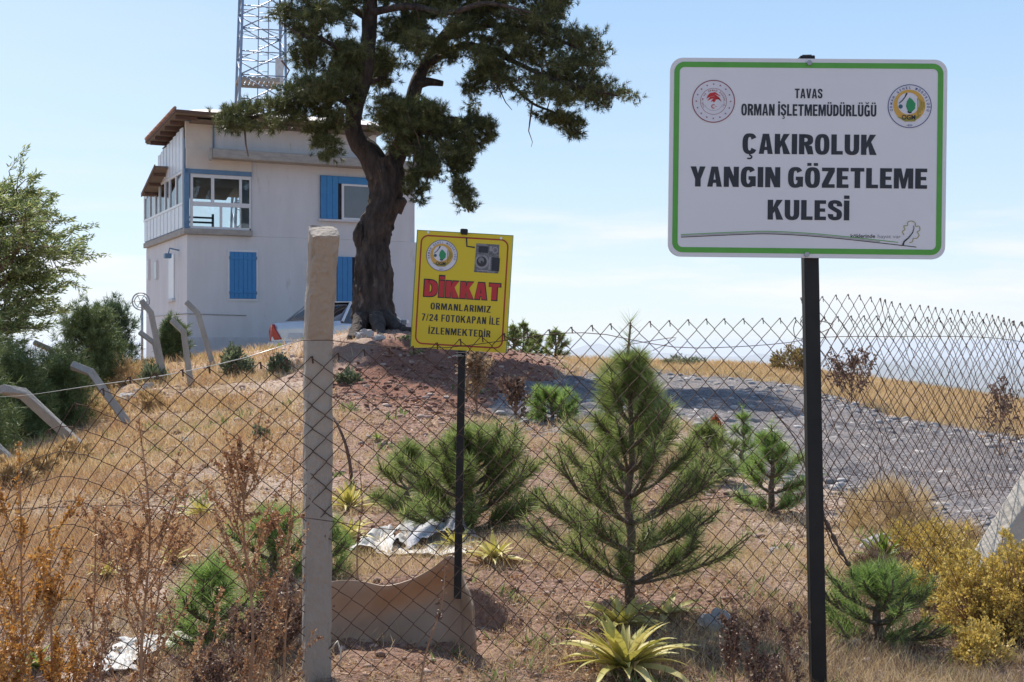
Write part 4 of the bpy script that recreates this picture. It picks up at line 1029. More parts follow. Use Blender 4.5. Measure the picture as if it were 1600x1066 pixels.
# ================================================================ windswept broadleaf tree, left edge
def build_left_tree():
    Y = 16.0; b = on(-110, Y); rs = rng(88); s = Y/F_PX
    root = empty('broadleaf_tree', b, 'windswept light green leafy tree at the left edge', 'tree')
    def q(u, v, dy=0.0): p = at(u-55, v, Y+dy); return np.array(p-b)
    tr = MB(); tr.tube([(0, 0, -.2), q(-52, 640), q(-30, 560), q(0, 480), q(15, 420)], [.16, .13, .11, .07, .04], 9, jitter=.08); tr.build('trunk', BARK, root)
    limbs = [[(-30, 560), (-80, 470), (-60, 380), (-40, 320)], [(-10, 500), (30, 440), (50, 380), (62, 315)], [(0, 480), (60, 440), (100, 400), (140, 395)], [(-20, 540), (40, 500), (80, 470), (115, 455)],
             [(15, 420), (20, 370), (45, 330), (80, 305)], [(0, 480), (-30, 400), (-10, 340), (10, 322)], [(30, 440), (70, 410), (90, 375), (95, 345)], [(-30, 560), (10, 530), (50, 515), (70, 500)], [(-40, 590), (-90, 560), (-140, 500)], [(-60, 470), (-120, 420), (-150, 360)]]
    lb = MB(); L, Fo = [], []
    anchors = []
    for i, l_ in enumerate(limbs):
        dy = rs.uniform(-1.2, 1.2); pts = [q(u, v, dy*k/3) for k, (u, v) in enumerate(l_)]
        lb.tube(pts, [.05, .035, .02, .008][:len(pts)] if len(pts) > 3 else [.04, .02, .01], 6); anchors.append(polyline([tuple(p)+(0,) for p in pts], 14)[4:, :3])
    P = np.concatenate(anchors); idx = rs.integers(0, len(P), 620)
    c = P[idx]+rs.normal(size=(620, 3))*[.17, .35, .17]
    wind = unit(np.array([.85, 0, .28])+rs.normal(size=(620, 3))*.38)
    e = c+wind*rs.uniform(.18, .38, (620, 1))
    for a, z, i in zip(c, e, idx): lb.tube([P[i], a, z], [.008, .006, .002], 3, cap=False)
    lb.build('limbs', TWIG, root)
    n = 52; t = rs.uniform(0, 1.05, (620, n, 1)); p = (c[:, None]*(1-t)+e[:, None]*t).reshape(-1, 3)
    d = unit(np.repeat(wind, n, 0)+rs.normal(size=(620*n, 3))*.55+[0, 0, -.1])
    V, F = leaves(p+rs.normal(size=p.shape)*.02, d, rs.uniform(.05, .09, len(p)), .017, rs)
    np_obj('foliage', V, F, leafmat('willow_leaf', [(.15, (.07, .105, .035)), (.5, (.19, .235, .085)), (.85, (.42, .43, .20))], trans=.42, nscale=1.5, nmix=.4), root)
build_left_tree()

# ================================================================ strap-leaved rosettes
def rosette(u, v, wpx, label, seed, n=34, vv=None, up=.5, Y=None, mat=None, wid=.03):
    rs = rng(seed); b = hit(u, v) if Y is None else on(u, Y); s = b.y/F_PX; Lm = wpx*s*1.22
    root = empty('strap_leaf_plant', b, label, 'plant', 'strap-leaved rosettes on the bare soil')
    V, F, C = [], [], 0
    for i in range(n):
        az = 2.4*i+rs.uniform(-.3, .3); f = i/n; el = .18+1.15*(f**1.0)*up*1.6+rs.uniform(-.12, .12); L = Lm*(1-.30*f)*rs.uniform(.65, 1.08); W = min(wid*rs.uniform(.7, 1.1), L*.14); d = np.array([math.cos(az), math.sin(az)]); ns = 8
        p = np.array([0, 0, .02]); sd = np.array([-d[1], d[0], 0]); e = el; droop = rs.uniform(.6, 1.9)*(1-.5*f); tw = rs.uniform(-.4, .4)
        for k in range(ns+1):
            t = k/ns; w = W*(.55+.75*math.sin(math.pi*min(t*.85+.15, 1))**.8)*(1-t**3.5)*.5+.0008
            up_ = np.array([-d[0]*math.sin(e), -d[1]*math.sin(e), math.cos(e)]); sq = sd*math.cos(tw*t)+up_*math.sin(tw*t)
            V += [p-sq*w, p-up_*w*.45, p+sq*w]
            dirv = np.array([d[0]*math.cos(e), d[1]*math.cos(e), math.sin(e)]); p = p+dirv*L/ns; e -= droop/ns*(.3+1.4*t)
            if k < ns:
                a = C+k*3; F += [[a, a+1, a+4, a+3], [a+1, a+2, a+5, a+4]]
        C += (ns+1)*3
    o = np_obj('leaf_rosette', V, F, mat or STRAP, root, smooth=True)
    rs2 = rng(seed+5); m_ = 26; V, F = blades(np.c_[rs2.normal(size=(m_, 2))*.03, np.zeros(m_)], unit(rs2.normal(size=(m_, 3))*.9+[0, 0, .35]), Lm*.35, .012, rs2, bend=1.2)
    np_obj('dry_leaves', V, F, DRYLEAF, root)
    return root
STRAP = leafmat('strap_leaf', [(.15, (.30, .28, .06)), (.45, (.46, .41, .12)), (.75, (.62, .53, .22)), (.95, (.72, .64, .36))], trans=.25, nscale=14, nmix=.55)
DRYLEAF = leafmat('dry_leaf', [(.2, (.22, .13, .06)), (.6, (.40, .28, .15)), (.9, (.52, .40, .24))], trans=.2)
GREENSTRAP = leafmat('green_strap_leaf', [(.2, (.09, .14, .03)), (.6, (.20, .26, .06)), (.9, (.38, .40, .14))], trans=.3, nscale=14)
rosette(975, 1052, 120, 'large pale yellow strap-leaved plant at the bottom edge in front of the tallest young pine', 1, n=44, up=.55, wid=.036)
rosette(972, 985, 75, 'drab strap-leaved plant in the shade at the foot of the tallest young pine', 2, n=30, up=.5)
rosette(772, 880, 55, 'yellow strap-leaved plant just right of the black pole', 3, n=28, up=.55)
rosette(712, 862, 48, 'yellow strap-leaved plant behind the black pole beside the crumpled sheet', 4, n=24, up=.6)
rosette(545, 800, 60, 'pale strap-leaved plant right of the concrete post', 5, n=30, up=.7)
rosette(545, 850, 55, 'second pale strap-leaved plant right of the concrete post, nearer the crumpled sheet', 6, n=26, up=.7)
rosette(1378, 885, 62, 'bright green strap-leaved plant among the dry bushes right of the black sign post', 7, n=34, up=.85, mat=GREENSTRAP)
rosette(55, 1052, 60, 'green strap-leaved plant at the bottom left corner', 8, n=18, up=.6, mat=GREENSTRAP)
rosette(315, 812, 45, 'pale strap-leaved plant on the dry slope between the weeds', 9, n=26, up=.6)
rosette(165, 905, 40, 'pale strap-leaved plant low at the left behind the mesh', 10, n=22, up=.6)
rosette(270, 880, 36, 'small yellowish strap-leaved plant below the middle of the left slope', 13, n=22, up=.6)
rosette(590, 690, 16, 'tiny green strap-leaved plant on the red bank', 14, n=18, up=.6, mat=GREENSTRAP)
rosette(1040, 968, 70, 'fallen strap leaves at the right foot of the tallest young pine', 12, n=14, up=.2)

# ================================================================ dry weeds and bushes
RUST = leafmat('rust_pods', [(.1, (.16, .07, .04)), (.45, (.36, .185, .095)), (.75, (.54, .34, .18)), (.95, (.68, .50, .30))], trans=.2, nscale=6, nmix=.3)
ORANGE = leafmat('orange_pods', [(.1, (.20, .09, .03)), (.45, (.44, .21, .06)), (.8, (.62, .36, .12)), (.97, (.70, .48, .2))], trans=.25, nscale=6, nmix=.3)
DULL = leafmat('dull_pods', [(.1, (.075, .045, .035)), (.5, (.19, .115, .085)), (.9, (.34, .23, .17))], trans=.15, nscale=6, nmix=.3)
WSTEM = surf('weed_stem', (.28, .15, .085), (.42, .26, .155), rough=.9, scale=20)
def weed(b, H, spread, label, seed, mat, n_br=16, pods=26, pl=.011, cat='weed', group='tall dry seed-headed weeds along the fence', name='dry_weed', up=.9, lean=0.0, r=.005):
    rs = rng(seed); root = empty(name, b, label, cat, group)
    st = MB(); ax = polyline([(0, 0, -.03, 0), (lean*.3+rs.normal()*.01, rs.normal()*.01, H*.35, 0), (lean*.7+rs.normal()*.015, 0, H*.7, 0), (lean, 0, H, 0)], 16)[:, :3]
    st.tube(ax, [r*(1-.75*i/15) for i in range(16)], 6)
    P, D = [], []
    def strand(q, r0):
        st.tube(q, [r0*(1-.7*i/(len(q)-1)) for i in range(len(q))], 3, cap=False)
        t = rs.uniform(.18, 1, pods)**.9; q = np.array(q); x = t*(len(q)-1); i = np.clip(x.astype(int), 0, len(q)-2); f = (x-i)[:, None]
        P.append(q[i]*(1-f)+q[i+1]*f+rs.normal(size=(pods, 3))*pl*.35); D.append(unit(rs.normal(size=(pods, 3))+unit(q[i+1]-q[i])*.8))
    strand(ax[5:], r*.6); strand(ax[8:], r*.5)
    for k in range(n_br):
        t = rs.uniform(.08, .80); o = ax[int(t*15)]; az = rs.uniform(0, 2*np.pi); L = (spread*1.9*(1.0-t*.72)+.02)*rs.uniform(.55, 1.1); el = up*rs.uniform(.75, 1.1)
        q = [o]; d = np.array([math.cos(az)*math.cos(el), math.sin(az)*math.cos(el), math.sin(el)])
        for j in range(8): d = unit(d+np.array([0, 0, .085])+rs.normal(size=3)*.06); q.append(q[-1]+d*L/8)
        strand(q, r*.45)
        for _b in range(2):
            if rs.random() < .6:
                j = rs.integers(2, 6); q2 = [q[j]]; d2 = unit(d+rs.normal(size=3)*.45+[0, 0, .3])
                for _ in range(4): d2 = unit(d2+rs.normal(size=3)*.08); q2.append(q2[-1]+d2*L*.35/4)
                strand(q2, r*.32)
    st.build('stem', WSTEM, root)
    V, F = leaves(np.concatenate(P), np.concatenate(D), pl*rng(seed+1).uniform(.6, 1.5, sum(len(p) for p in P)), pl*.75, rs)
    np_obj('seed_heads', V, F, mat, root)
    return root
def weed_px(u, Y, vt, half, label, seed, mat, **k):
    b = on(u, Y); s = Y/F_PX; return weed(b, -(vt-CY)*s-b.z, half*s, label, seed, mat, **k)
W_L = 'tall dry rusty weed '
weed_px(30, 3.2, 690, 150, 'dense orange-brown dry weed at the left edge, tallest of its clump', 1, ORANGE, n_br=28, pods=56, pl=.010, up=1.0)
weed_px(-15, 3.1, 800, 110, 'dense orange dry weed cut by the left edge of the photo', 2, ORANGE, n_br=30, pods=58, pl=.0105, up=1.0)
weed_px(75, 3.3, 770, 90, 'orange-brown dry weed right of the clump at the left edge', 3, ORANGE, n_br=24, pods=52, pl=.0095, up=1.0)
weed_px(228, 3.5, 655, 165, W_L+'with straight stem, midway between left edge and concrete post', 4, RUST, n_br=26, pods=74, pl=.0095, lean=-.02, r=.006, up=.9)
weed_px(150, 3.6, 790, 80, 'thin dry rust-brown weed left of the straight tall weed', 5, RUST, n_br=16, pods=58, pl=.0095, up=.95)
weed_px(378, 3.7, 635, 150, W_L+'leaning right against the concrete post', 6, RUST, n_br=30, pods=76, pl=.0095, lean=.06, r=.006, up=.92)
weed_px(440, 3.9, 700, 70, 'thin reddish dry weed touching the concrete post', 7, RUST, n_br=16, pods=48, pl=.008, lean=.04, up=1.0)
weed_px(170, 3.35, 940, 70, 'low dark twiggy weed at the bottom left', 8, DULL, n_br=14, pods=20)
weed_px(1190, 4.0, 955, 55, 'brown upright dry weed at the bottom left of the black sign post', 9, DULL, n_br=16, pods=34, pl=.011, up=1.2)
weed_px(1150, 4.15, 950, 45, 'brown upright dry weed nearest the shaded hollow', 10, DULL, n_br=14, pods=30, pl=.011, up=1.2)
weed_px(1235, 4.1, 940, 50, 'grey-brown dry weed just left of the black sign post', 15, DULL, n_br=14, pods=26, pl=.010, up=1.1)
weed_px(650, 4.0, 868, 12, 'single thin pale dry stalk in front of the tan curved sheet', 11, DULL, n_br=2, pods=16, pl=.010, up=1.2, lean=.09)
weed_px(560, 5.4, 720, 8, 'thin upright dark stalk right of the concrete post', 16, DULL, n_br=2, pods=20, pl=.012, up=1.3)
weed_px(745, 15.5, 540, 42, 'pale feathery dry weed on the bank under the yellow sign', 12, leafmat('straw_pods', [(.1, (.25, .16, .09)), (.9, (.50, .38, .25))]), n_br=22, pods=22, pl=.05, r=.014, up=1.15)
weed_px(805, 15, 590, 40, 'pale arching dry weed right of the feathery one on the bank', 13, DULL, n_br=18, pods=18, pl=.05, r=.012, up=.8)
weed_px(1118, 12.5, 655, 14, 'reddish dry flower spike at the gravel edge', 14, leafmat('red_spike', [(.1, (.20, .06, .03)), (.9, (.40, .16, .08))]), n_br=12, pods=40, pl=.035, up=1.35, r=.01)
weed_px(1330, 21, 560, 50, 'bare brown shrub on the skyline right of the black sign post', 17, DULL, n_br=26, pods=16, pl=.05, r=.014, up=.8, cat='shrub', name='bare_shrub', group='bare shrubs on the skyline')
weed_px(1562, 14, 590, 50, 'bare grey shrub on the skyline near the right edge', 18, DULL, n_br=22, pods=12, pl=.035, r=.010, up=.8, cat='shrub', name='bare_shrub', group='bare shrubs on the skyline')
for k, (u, v, r_) in enumerate(((440, 1020, 60), (395, 1040, 55), (470, 985, 50), (340, 1062, 60), (420, 975, 45))):
    b = hit(u, v) if v < 1050 else on(u, 4.0); s = b.y/F_PX
    weed(b, r_*1.3*s, r_*s, ('tangled reddish-brown dead bush at the foot of the concrete post', 'tangled dead bush at the foot of the leaning tall weed', 'small dead bush touching the concrete post near its foot', 'dark dead bush at the bottom edge left of the concrete post', 'uppermost of the tangled dead bushes left of the concrete post')[k], 200+k, DULL, n_br=34, pods=34, pl=.011, up=.6, cat='bush', name='dead_bush', group='tangled dead bushes by the concrete post')

def cushion(b, rx, rz, label, seed, mat, n=900, L=.1, W=.006, name='bush', cat='bush', group=None, ry=None, clumps=60, kind='blade', stems=24, cr=.35):
    """rounded bush: stems from the base, leaves or flower heads in clumps under an uneven dome"""
    rs = rng(seed); ry = ry or rx; root = empty(name, b, label, cat, group)
    az = rs.uniform(0, 2*np.pi, clumps); el = np.arcsin(rs.uniform(.05, 1, clumps)); k = rs.uniform(.62, 1.0, clumps)*(1+.22*rs.normal(size=clumps)*.5)
    C = np.stack([np.cos(az)*np.cos(el)*rx*k, np.sin(az)*np.cos(el)*ry*k, np.sin(el)*rz*k], 1)
    sm = MB()
    for c in C[:stems*2]: sm.tube([(c[0]*.08, c[1]*.08, -.02), c*[.55, .55, .45], c], [max(.003, rx*.014), max(.002, rx*.009), .0015], 3, cap=False)
    sm.build('stems', WSTEM, root)
    idx = rs.integers(0, clumps, n); P = C[idx]+rs.normal(size=(n, 3))*np.array([rx, ry, rz])*cr*.38
    P[:, 2] = np.abs(P[:, 2])
    D = unit(P*[1/rx, 1/ry, 1/rz*1.2]+rs.normal(size=(n, 3))*.55+[0, 0, .25])
    if kind == 'blade': V, F = blades(P, D, L*rs.uniform(.5, 1.2, n), W, rs, bend=.4)
    else: V, F = leaves(P, D, L*rs.uniform(.5, 1.2, n), W, rs)
    np_obj('foliage', V, F, mat, root)
    return root
YELLOWF = leafmat('yellow_flower_heads', [(.1, (.26, .20, .07)), (.4, (.52, .39, .12)), (.7, (.70, .54, .18)), (.95, (.76, .64, .30))], trans=.3, nscale=7, nmix=.45)
STRAW = leafmat('straw_blades', [(.1, (.32, .22, .11)), (.5, (.54, .41, .23)), (.9, (.70, .58, .38))], trans=.3, nscale=3, nmix=.4)
GOLD = leafmat('golden_blades', [(.1, (.30, .18, .08)), (.5, (.52, .37, .19)), (.9, (.70, .56, .36))], trans=.3, nscale=1.2, nmix=.45)
SAGE = leafmat('sage_leaves', [(.1, (.08, .105, .055)), (.5, (.17, .20, .11)), (.9, (.32, .34, .22))], trans=.2, nscale=4)
def cush_px(u, v, w, h, label, seed, mat, Y=None, **k):
    b = hit(u, v) if Y is None else on(u, Y); s = b.y/F_PX; return cushion(b, w*s/2, h*s, label, seed, mat, **k)
gy = 'yellow flowering bushes by the leaning brace'
cush_px(1540, 995, 180, 150, 'largest yellow flowering bush at the foot of the leaning concrete brace', 301, YELLOWF, n=9500, L=.015, W=.010, kind='leaf', clumps=260, group=gy, cr=.09, stems=130)
cush_px(1605, 1010, 150, 180, 'yellow flowering bush cut by the right edge of the photo', 302, YELLOWF, n=8000, L=.015, W=.010, kind='leaf', clumps=230, group=gy, cr=.09, stems=115)
cush_px(1455, 940, 100, 85, 'small yellow flowering bush left of the largest one', 303, YELLOWF, n=2600, L=.016, W=.011, kind='leaf', clumps=60, group=gy, cr=.2)
cush_px(1535, 1040, 110, 60, 'lowest orange-yellow flowering bush at the bottom right', 304, YELLOWF, n=3000, L=.016, W=.011, kind='leaf', clumps=70, group=gy, cr=.2)
cush_px(1455, 890, 170, 75, 'straw-yellow dry bush behind the yellow flowering bushes', 305, leafmat('straw_flowers', [(.1, (.30, .22, .07)), (.5, (.50, .37, .12)), (.9, (.60, .48, .2))], trans=.25), n=6000, L=.022, W=.010, kind='leaf', clumps=110, cr=.22)
cush_px(1390, 838, 130, 78, 'round tawny dome of dry grass at the gravel edge', 306, STRAW, n=6000, L=.09, W=.003, clumps=140, cr=.22)
cush_px(1495, 870, 80, 50, 'small straw dome left of the leaning brace', 307, STRAW, n=2500, L=.07, W=.003, clumps=60, cr=.25)
cush_px(1385, 925, 120, 55, 'pinkish dry heather-like bush below the grey rock', 308, DULL, n=3500, L=.05, W=.003, clumps=60, cr=.25)
gs = 'grey-green shrubs on the dry slope'
cush_px(370, 588, 44, 38, 'grey-green shrub on the slope in front of the building wall', 310, SAGE, n=1400, L=.07, W=.035, kind='leaf', clumps=40, group=gs)
cush_px(436, 585, 30, 26, 'smaller grey-green shrub just left of the concrete post on the slope', 311, SAGE, n=900, L=.06, W=.03, kind='leaf', clumps=26, group=gs)
cush_px(243, 600, 50, 26, 'low grey-green shrub at the foot of the bent posts', 312, SAGE, n=1000, L=.07, W=.03, kind='leaf', clumps=30, group=gs)
cush_px(545, 600, 40, 20, 'low green shrub on the red bank right of the concrete post', 313, SAGE, n=800, L=.06, W=.03, kind='leaf', clumps=24, group=gs)
cush_px(410, 690, 26, 24, 'small blue-green shrub on the left slope', 314, SAGE, n=700, L=.04, W=.02, kind='leaf', clumps=20, group=gs)
cush_px(1000, 665, 60, 40, 'grey-green shrub at the shaded gravel edge behind the tallest young pine', 315, SAGE, n=900, L=.05, W=.02, kind='leaf', clumps=26, group=gs)
cush_px(1238, 582, 70, 40, 'olive-brown thorny shrub on the skyline left of the black sign post', 316, leafmat('olive_thorn', [(.1, (.10, .075, .035)), (.5, (.22, .17, .07)), (.9, (.36, .29, .13))]), n=2600, L=.10, W=.03, kind='leaf', clumps=60, cr=.25)
cush_px(1065, 572, 60, 14, 'low grey-green shrub on the far grass line', 317, SAGE, n=600, L=.09, W=.04, kind='leaf', clumps=20, group=gs)
for k, (u, v, w, h) in enumerate(((130, 660, 80, 46), (165, 648, 60, 34), (200, 600, 60, 36), (62, 745, 70, 34), (20, 760, 60, 40), (110, 720, 60, 30), (235, 640, 50, 26))):
    cush_px(u, v, w, h, ('orange-yellow bush below the pale leaning fence post', 'orange-yellow bush right of the pale leaning fence post foot', 'orange-yellow bush on the skyline behind the bent posts', 'orange-brown bush on the lower left slope', 'orange-brown bush at the left edge below the white leaning post', 'tawny bush in the shade of the left pines', 'tawny bush below the crossed bent posts')[k], 330+k, GOLD, n=2200, L=.07, W=.010, kind='leaf', clumps=50, group='orange-yellow bushes on the left slope', cr=.25)

# ================================================================ ground cover nobody could count
def scatter(name, N, seed, dens, L, W, mat, kind='blade', lie=False, yr=(3.0, 44.0), ur=(-350, 1950), up=.9, wk=.0, mats=None, bend=.6, tuft=6, tr=.05):
    rs = rng(seed); out = []
    n = int(N*2.2)
    Y = np.exp(rs.uniform(math.log(yr[0]), math.log(yr[1]), n)); U = rs.uniform(ur[0], ur[1], n)
    X = (U-CX)/F_PX*Y; Z = G(X, Y); Vp = CY-F_PX*Z/Y
    d = dens(U, Vp, X, Y, Z); keep = rs.random(n) < d
    X, Y, Z = X[keep], Y[keep], Z[keep]
    n = len(X)
    P = np.repeat(np.stack([X, Y, Z], 1), tuft, 0); m = len(P)
    off = rs.normal(size=(m, 2))*tr*np.repeat(.6+Y/14, tuft)[:, None]; P[:, :2] += off
    P[:, 2] = G(P[:, 0], P[:, 1])-.008
    sc = (.75+P[:, 1]/26)
    Ls = L*rs.uniform(.45, 1.25, m)*np.clip(sc, 0, 1.5); Ws = W*np.clip(P[:, 1]/5, .8, 6)
    if lie: D = unit(np.c_[rs.normal(size=(m, 2)), rs.uniform(-.05, .35, m)]); P[:, 2] += .012
    else: D = unit(np.c_[rs.normal(size=(m, 2))*.45+unit(off)*.3, np.full(m, up)])
    V, F = (blades(P, D, Ls, Ws, rs, bend=bend) if kind == 'blade' else leaves(P, D, Ls, Ws, rs))
    o = np_obj(name, V, F, mat); o['kind'] = 'stuff'; return o
LITTER = leafmat('litter_straw', [(.1, (.14, .085, .06)), (.5, (.36, .25, .18)), (.9, (.56, .45, .35))], trans=.15, nscale=6, nmix=.3)
def road_mask(X, Y, Z): return road_sd(X, Y, Z) > .0
def d_gold(U, V, X, Y, Z):
    n = .5+.5*fbm(X*.8, Y*.8, oct=3, seed=77)
    left = np.clip((520-U)/160, 0, 1)*np.clip((930-V)/200, 0, 1)*np.clip(-.20+n*.85, .02, 1)
    ridge = np.clip((U-860)/120, 0, 1)*(Y > 13)*(.6+.6*n)
    return np.where(road_mask(X, Y, Z), 0, np.clip(np.maximum(left, ridge), 0, 1))
def d_pale(U, V, X, Y, Z):
    n = fbm(X*1.1, Y*1.1, oct=3, seed=78)
    red = sdpoly(U, V, MOUND) > -8
    return np.where(road_mask(X, Y, Z) | red, 0, np.clip(.12+n*.8, .02, .9)*(V < 1200))
def d_litter(U, V, X, Y, Z):
    n = fbm(X*1.7, Y*1.7, oct=3, seed=79)
    return np.where(road_mask(X, Y, Z), 0, np.clip(.45+n*.6, .05, 1))
scatter('golden_dry_grass', 40000, 401, d_gold, .12, .0022, GOLD, yr=(4.5, 44), tuft=7, up=1.0)
scatter('orange_brown_grass', 14000, 411, lambda U, V, X, Y, Z: np.clip(fbm(X*.9+7, Y*.9, oct=3, seed=91)*1.6, 0, 1)*np.clip((560-U)/200, 0, 1)*(V < 960)*(Y > 4.8), .13, .0026, leafmat('orange_brown_blades', [(.1, (.26, .14, .075)), (.5, (.44, .27, .145)), (.9, (.60, .42, .24))], trans=.3, nscale=2), yr=(4.8, 30), tuft=8, up=.8)
scatter('green_ground_plants', 700, 412, lambda U, V, X, Y, Z: np.where(road_mask(X, Y, Z), 0, np.clip(fbm(X*.7+3, Y*.7, oct=3, seed=92)*1.2-.1, 0, .5)), .07, .010, leafmat('weed_green', [(.1, (.07, .11, .03)), (.5, (.16, .21, .07)), (.9, (.33, .36, .16))], trans=.3, nscale=2), kind='leaf', yr=(4, 26), tuft=12, up=.7, tr=.035)
scatter('pale_dry_grass', 36000, 402, d_pale, .10, .0018, STRAW, yr=(3.2, 30), tuft=6, up=.8)
scatter('plant_litter', 44000, 403, d_litter, .045, .0026, LITTER, lie=True, yr=(2.6, 20), tuft=3, tr=.12, kind='blade')
scatter('reddish_litter', 30000, 404, d_litter, .022, .008, RUST, lie=True, yr=(2.6, 16), tuft=3, tr=.12, kind='leaf')
scatter('brown_heath', 16000, 405, lambda U, V, X, Y, Z: ((V > 930)*(.35+.5*fbm(X*2, Y*2, oct=3, seed=80))*np.clip(np.maximum((U-1080)/120, (480-U)/100), 0.03, 1)), .09, .0016, DULL, yr=(3.0, 5.6), tuft=6, up=.7, tr=.03)

def stones(name, N, seed, dens, smin, smax, mat, yr, ur=(-300, 1950), kind='stuff'):
    rs = rng(seed); n = int(N)
    Y = np.exp(rs.uniform(math.log(yr[0]), math.log(yr[1]), n)); U = rs.uniform(ur[0], ur[1], n); X = (U-CX)/F_PX*Y; Z = G(X, Y); k = rs.random(n) < dens(U, CY-F_PX*Z/Y, X, Y, Z)
    X, Y, Z = X[k], Y[k], Z[k]; n = len(X)
    t = (1+5**.5)/2; ic = unit(np.array([(-1, t, 0), (1, t, 0), (-1, -t, 0), (1, -t, 0), (0, -1, t), (0, 1, t), (0, -1, -t), (0, 1, -t), (t, 0, -1), (t, 0, 1), (-t, 0, -1), (-t, 0, 1)], float))
    fc = np.array([(0, 11, 5), (0, 5, 1), (0, 1, 7), (0, 7, 10), (0, 10, 11), (1, 5, 9), (5, 11, 4), (11, 10, 2), (10, 7, 6), (7, 1, 8), (3, 9, 4), (3, 4, 2), (3, 2, 6), (3, 6, 8), (3, 8, 9), (4, 9, 5), (2, 4, 11), (6, 2, 10), (8, 6, 7), (9, 8, 1)])
    s = (smin+(smax-smin)*rs.random(n)**3)*np.clip(Y/7, .8, 2.2); a = rs.uniform(0, 2*np.pi, n)
    v = ic[None]*(1+rs.normal(size=(n, 12, 1))*.16)*s[:, None, None]*np.stack([rs.uniform(.8, 1.3, n), rs.uniform(.7, 1.1, n), rs.uniform(.45, .75, n)], 1)[:, None, :]
    c, q = np.cos(a)[:, None], np.sin(a)[:, None]; x, y = v[..., 0]*c-v[..., 1]*q, v[..., 0]*q+v[..., 1]*c
    V = np.stack([x+X[:, None], y+Y[:, None], v[..., 2]+(Z+s*.15)[:, None]], -1).reshape(-1, 3)
    F = (fc[None]+np.arange(n)[:, None, None]*12).reshape(-1, 3)
    o = np_obj(name, V, F, mat); o['kind'] = kind; return o
GST = leafmat('gravel_stone', [(.1, (.15, .14, .135)), (.5, (.27, .25, .24)), (.9, (.45, .42, .40))], trans=0, rough=.9)
SST = leafmat('soil_stone', [(.1, (.16, .09, .065)), (.5, (.32, .21, .16)), (.9, (.50, .40, .34))], trans=0, rough=.9)
stones('gravel_stones', 26000, 501, lambda U, V, X, Y, Z: (road_sd(X, Y, Z) > .0)*.9, .006, .045, GST, (6, 36), ur=(600, 2000))
stones('soil_pebbles', 30000, 502, lambda U, V, X, Y, Z: np.where(road_mask(X, Y, Z), 0, np.clip(.3+.5*fbm(X*2, Y*2, oct=2, seed=90), 0, 1)), .004, .030, SST, (2.8, 26))

ROCKM = surf('grey_rock', (.30, .28, .27), (.44, .41, .39), rough=.95, scale=7, bump=.9, bscale=25, spots=(4, .6, (.22, .19, .17)))
def rock(u, v, wpx, hpx, label, seed, mat=None, group=None):
    b = hit(u, v); s = b.y/F_PX; rs = rng(seed)
    th = np.linspace(0, 2*np.pi, 22, endpoint=False); ph = np.linspace(.02, np.pi*.62, 12); T, Pp = np.meshgrid(th, ph)
    x, y, z = np.sin(Pp)*np.cos(T), np.sin(Pp)*np.sin(T), np.cos(Pp)
    k = 1+.22*fbm(x*1.6+seed, y*1.6, z*1.6, oct=3, seed=seed)+.10*np.round(vnoise(x*2.2, y*2.2+seed, z*2.2, seed=seed+2)*2)
    V = np.stack([x*k*wpx*s/2, y*k*wpx*s*.4, z*k*hpx*s-.01], -1).reshape(-1, 3); nt = 22
    i = (np.arange(11)[:, None]*nt+np.arange(nt)[None]).ravel(); j = (np.arange(11)[:, None]*nt+((np.arange(nt)+1) % nt)[None]).ravel()
    V = np.concatenate([V, [[0, 0, V[:nt, 2].mean()]]]); F = [tuple(f) for f in np.stack([i, i+nt, j+nt, j], 1).tolist()]+[(k_, (k_+1) % nt, len(V)-1) for k_ in range(nt)]
    me = bpy.data.meshes.new('rock'); me.from_pydata(V.tolist(), [], F); me.materials.append(mat or ROCKM); me.update()
    o = put(bpy.data.objects.new('rock', me)); o.location = b; o.rotation_euler.z = rs.uniform(-.4, .4); return tag(o, label, 'rock', group)
REDROCK = surf('red_clod', (.34, .19, .13), (.24, .12, .08), rough=.95, scale=9, bump=.8, bscale=30)
rock(1395, 862, 92, 26, 'flat pale grey rock below the tawny grass dome', 1)
rock(1440, 868, 66, 24, 'pale grey rock right of the flat one, among the dry bushes', 2)
rock(1330, 1008, 44, 14, 'small pale stone on the soil right of the black sign post', 3)
rock(1453, 800, 30, 14, 'grey stone on the gravel edge right of the tawny dome', 4)
rock(798, 925, 30, 14, 'red clod of earth on the bare soil right of the tan sheet', 5, REDROCK)
rock(570, 526, 28, 12, 'whitish stone at the foot of the old pine', 6)
rock(592, 530, 20, 8, 'small whitish stone right of the other at the foot of the old pine', 7)
rock(1120, 985, 56, 34, 'weathered grey block in the shaded hollow right of the tallest young pine', 8)
rock(290, 690, 34, 8, 'flat bluish stone on the dry left slope', 9)
rock(205, 625, 60, 12, 'grey rubble lump below the bent posts', 10)
rock(170, 640, 50, 12, 'grey rubble lump left of the other below the bent posts', 11)
rock(1130, 742, 50, 12, 'dark grey stone under the young pine at the gravel edge', 12)
rock(1210, 862, 26, 10, 'pale stone at the left edge of the black sign post', 13)
rock(1000, 652, 40, 10, 'grey stone at the shaded near edge of the gravel', 14)

stones('red_clods', 9000, 503, lambda U, V, X, Y, Z: np.clip(sdpoly(U, V, MOUND)/25+.4, 0, .8), .006, .026, leafmat('red_clod_soil', [(.1, (.11, .05, .035)), (.5, (.21, .105, .075)), (.9, (.32, .18, .13))], trans=0, rough=.95), (9, 27), ur=(450, 950))

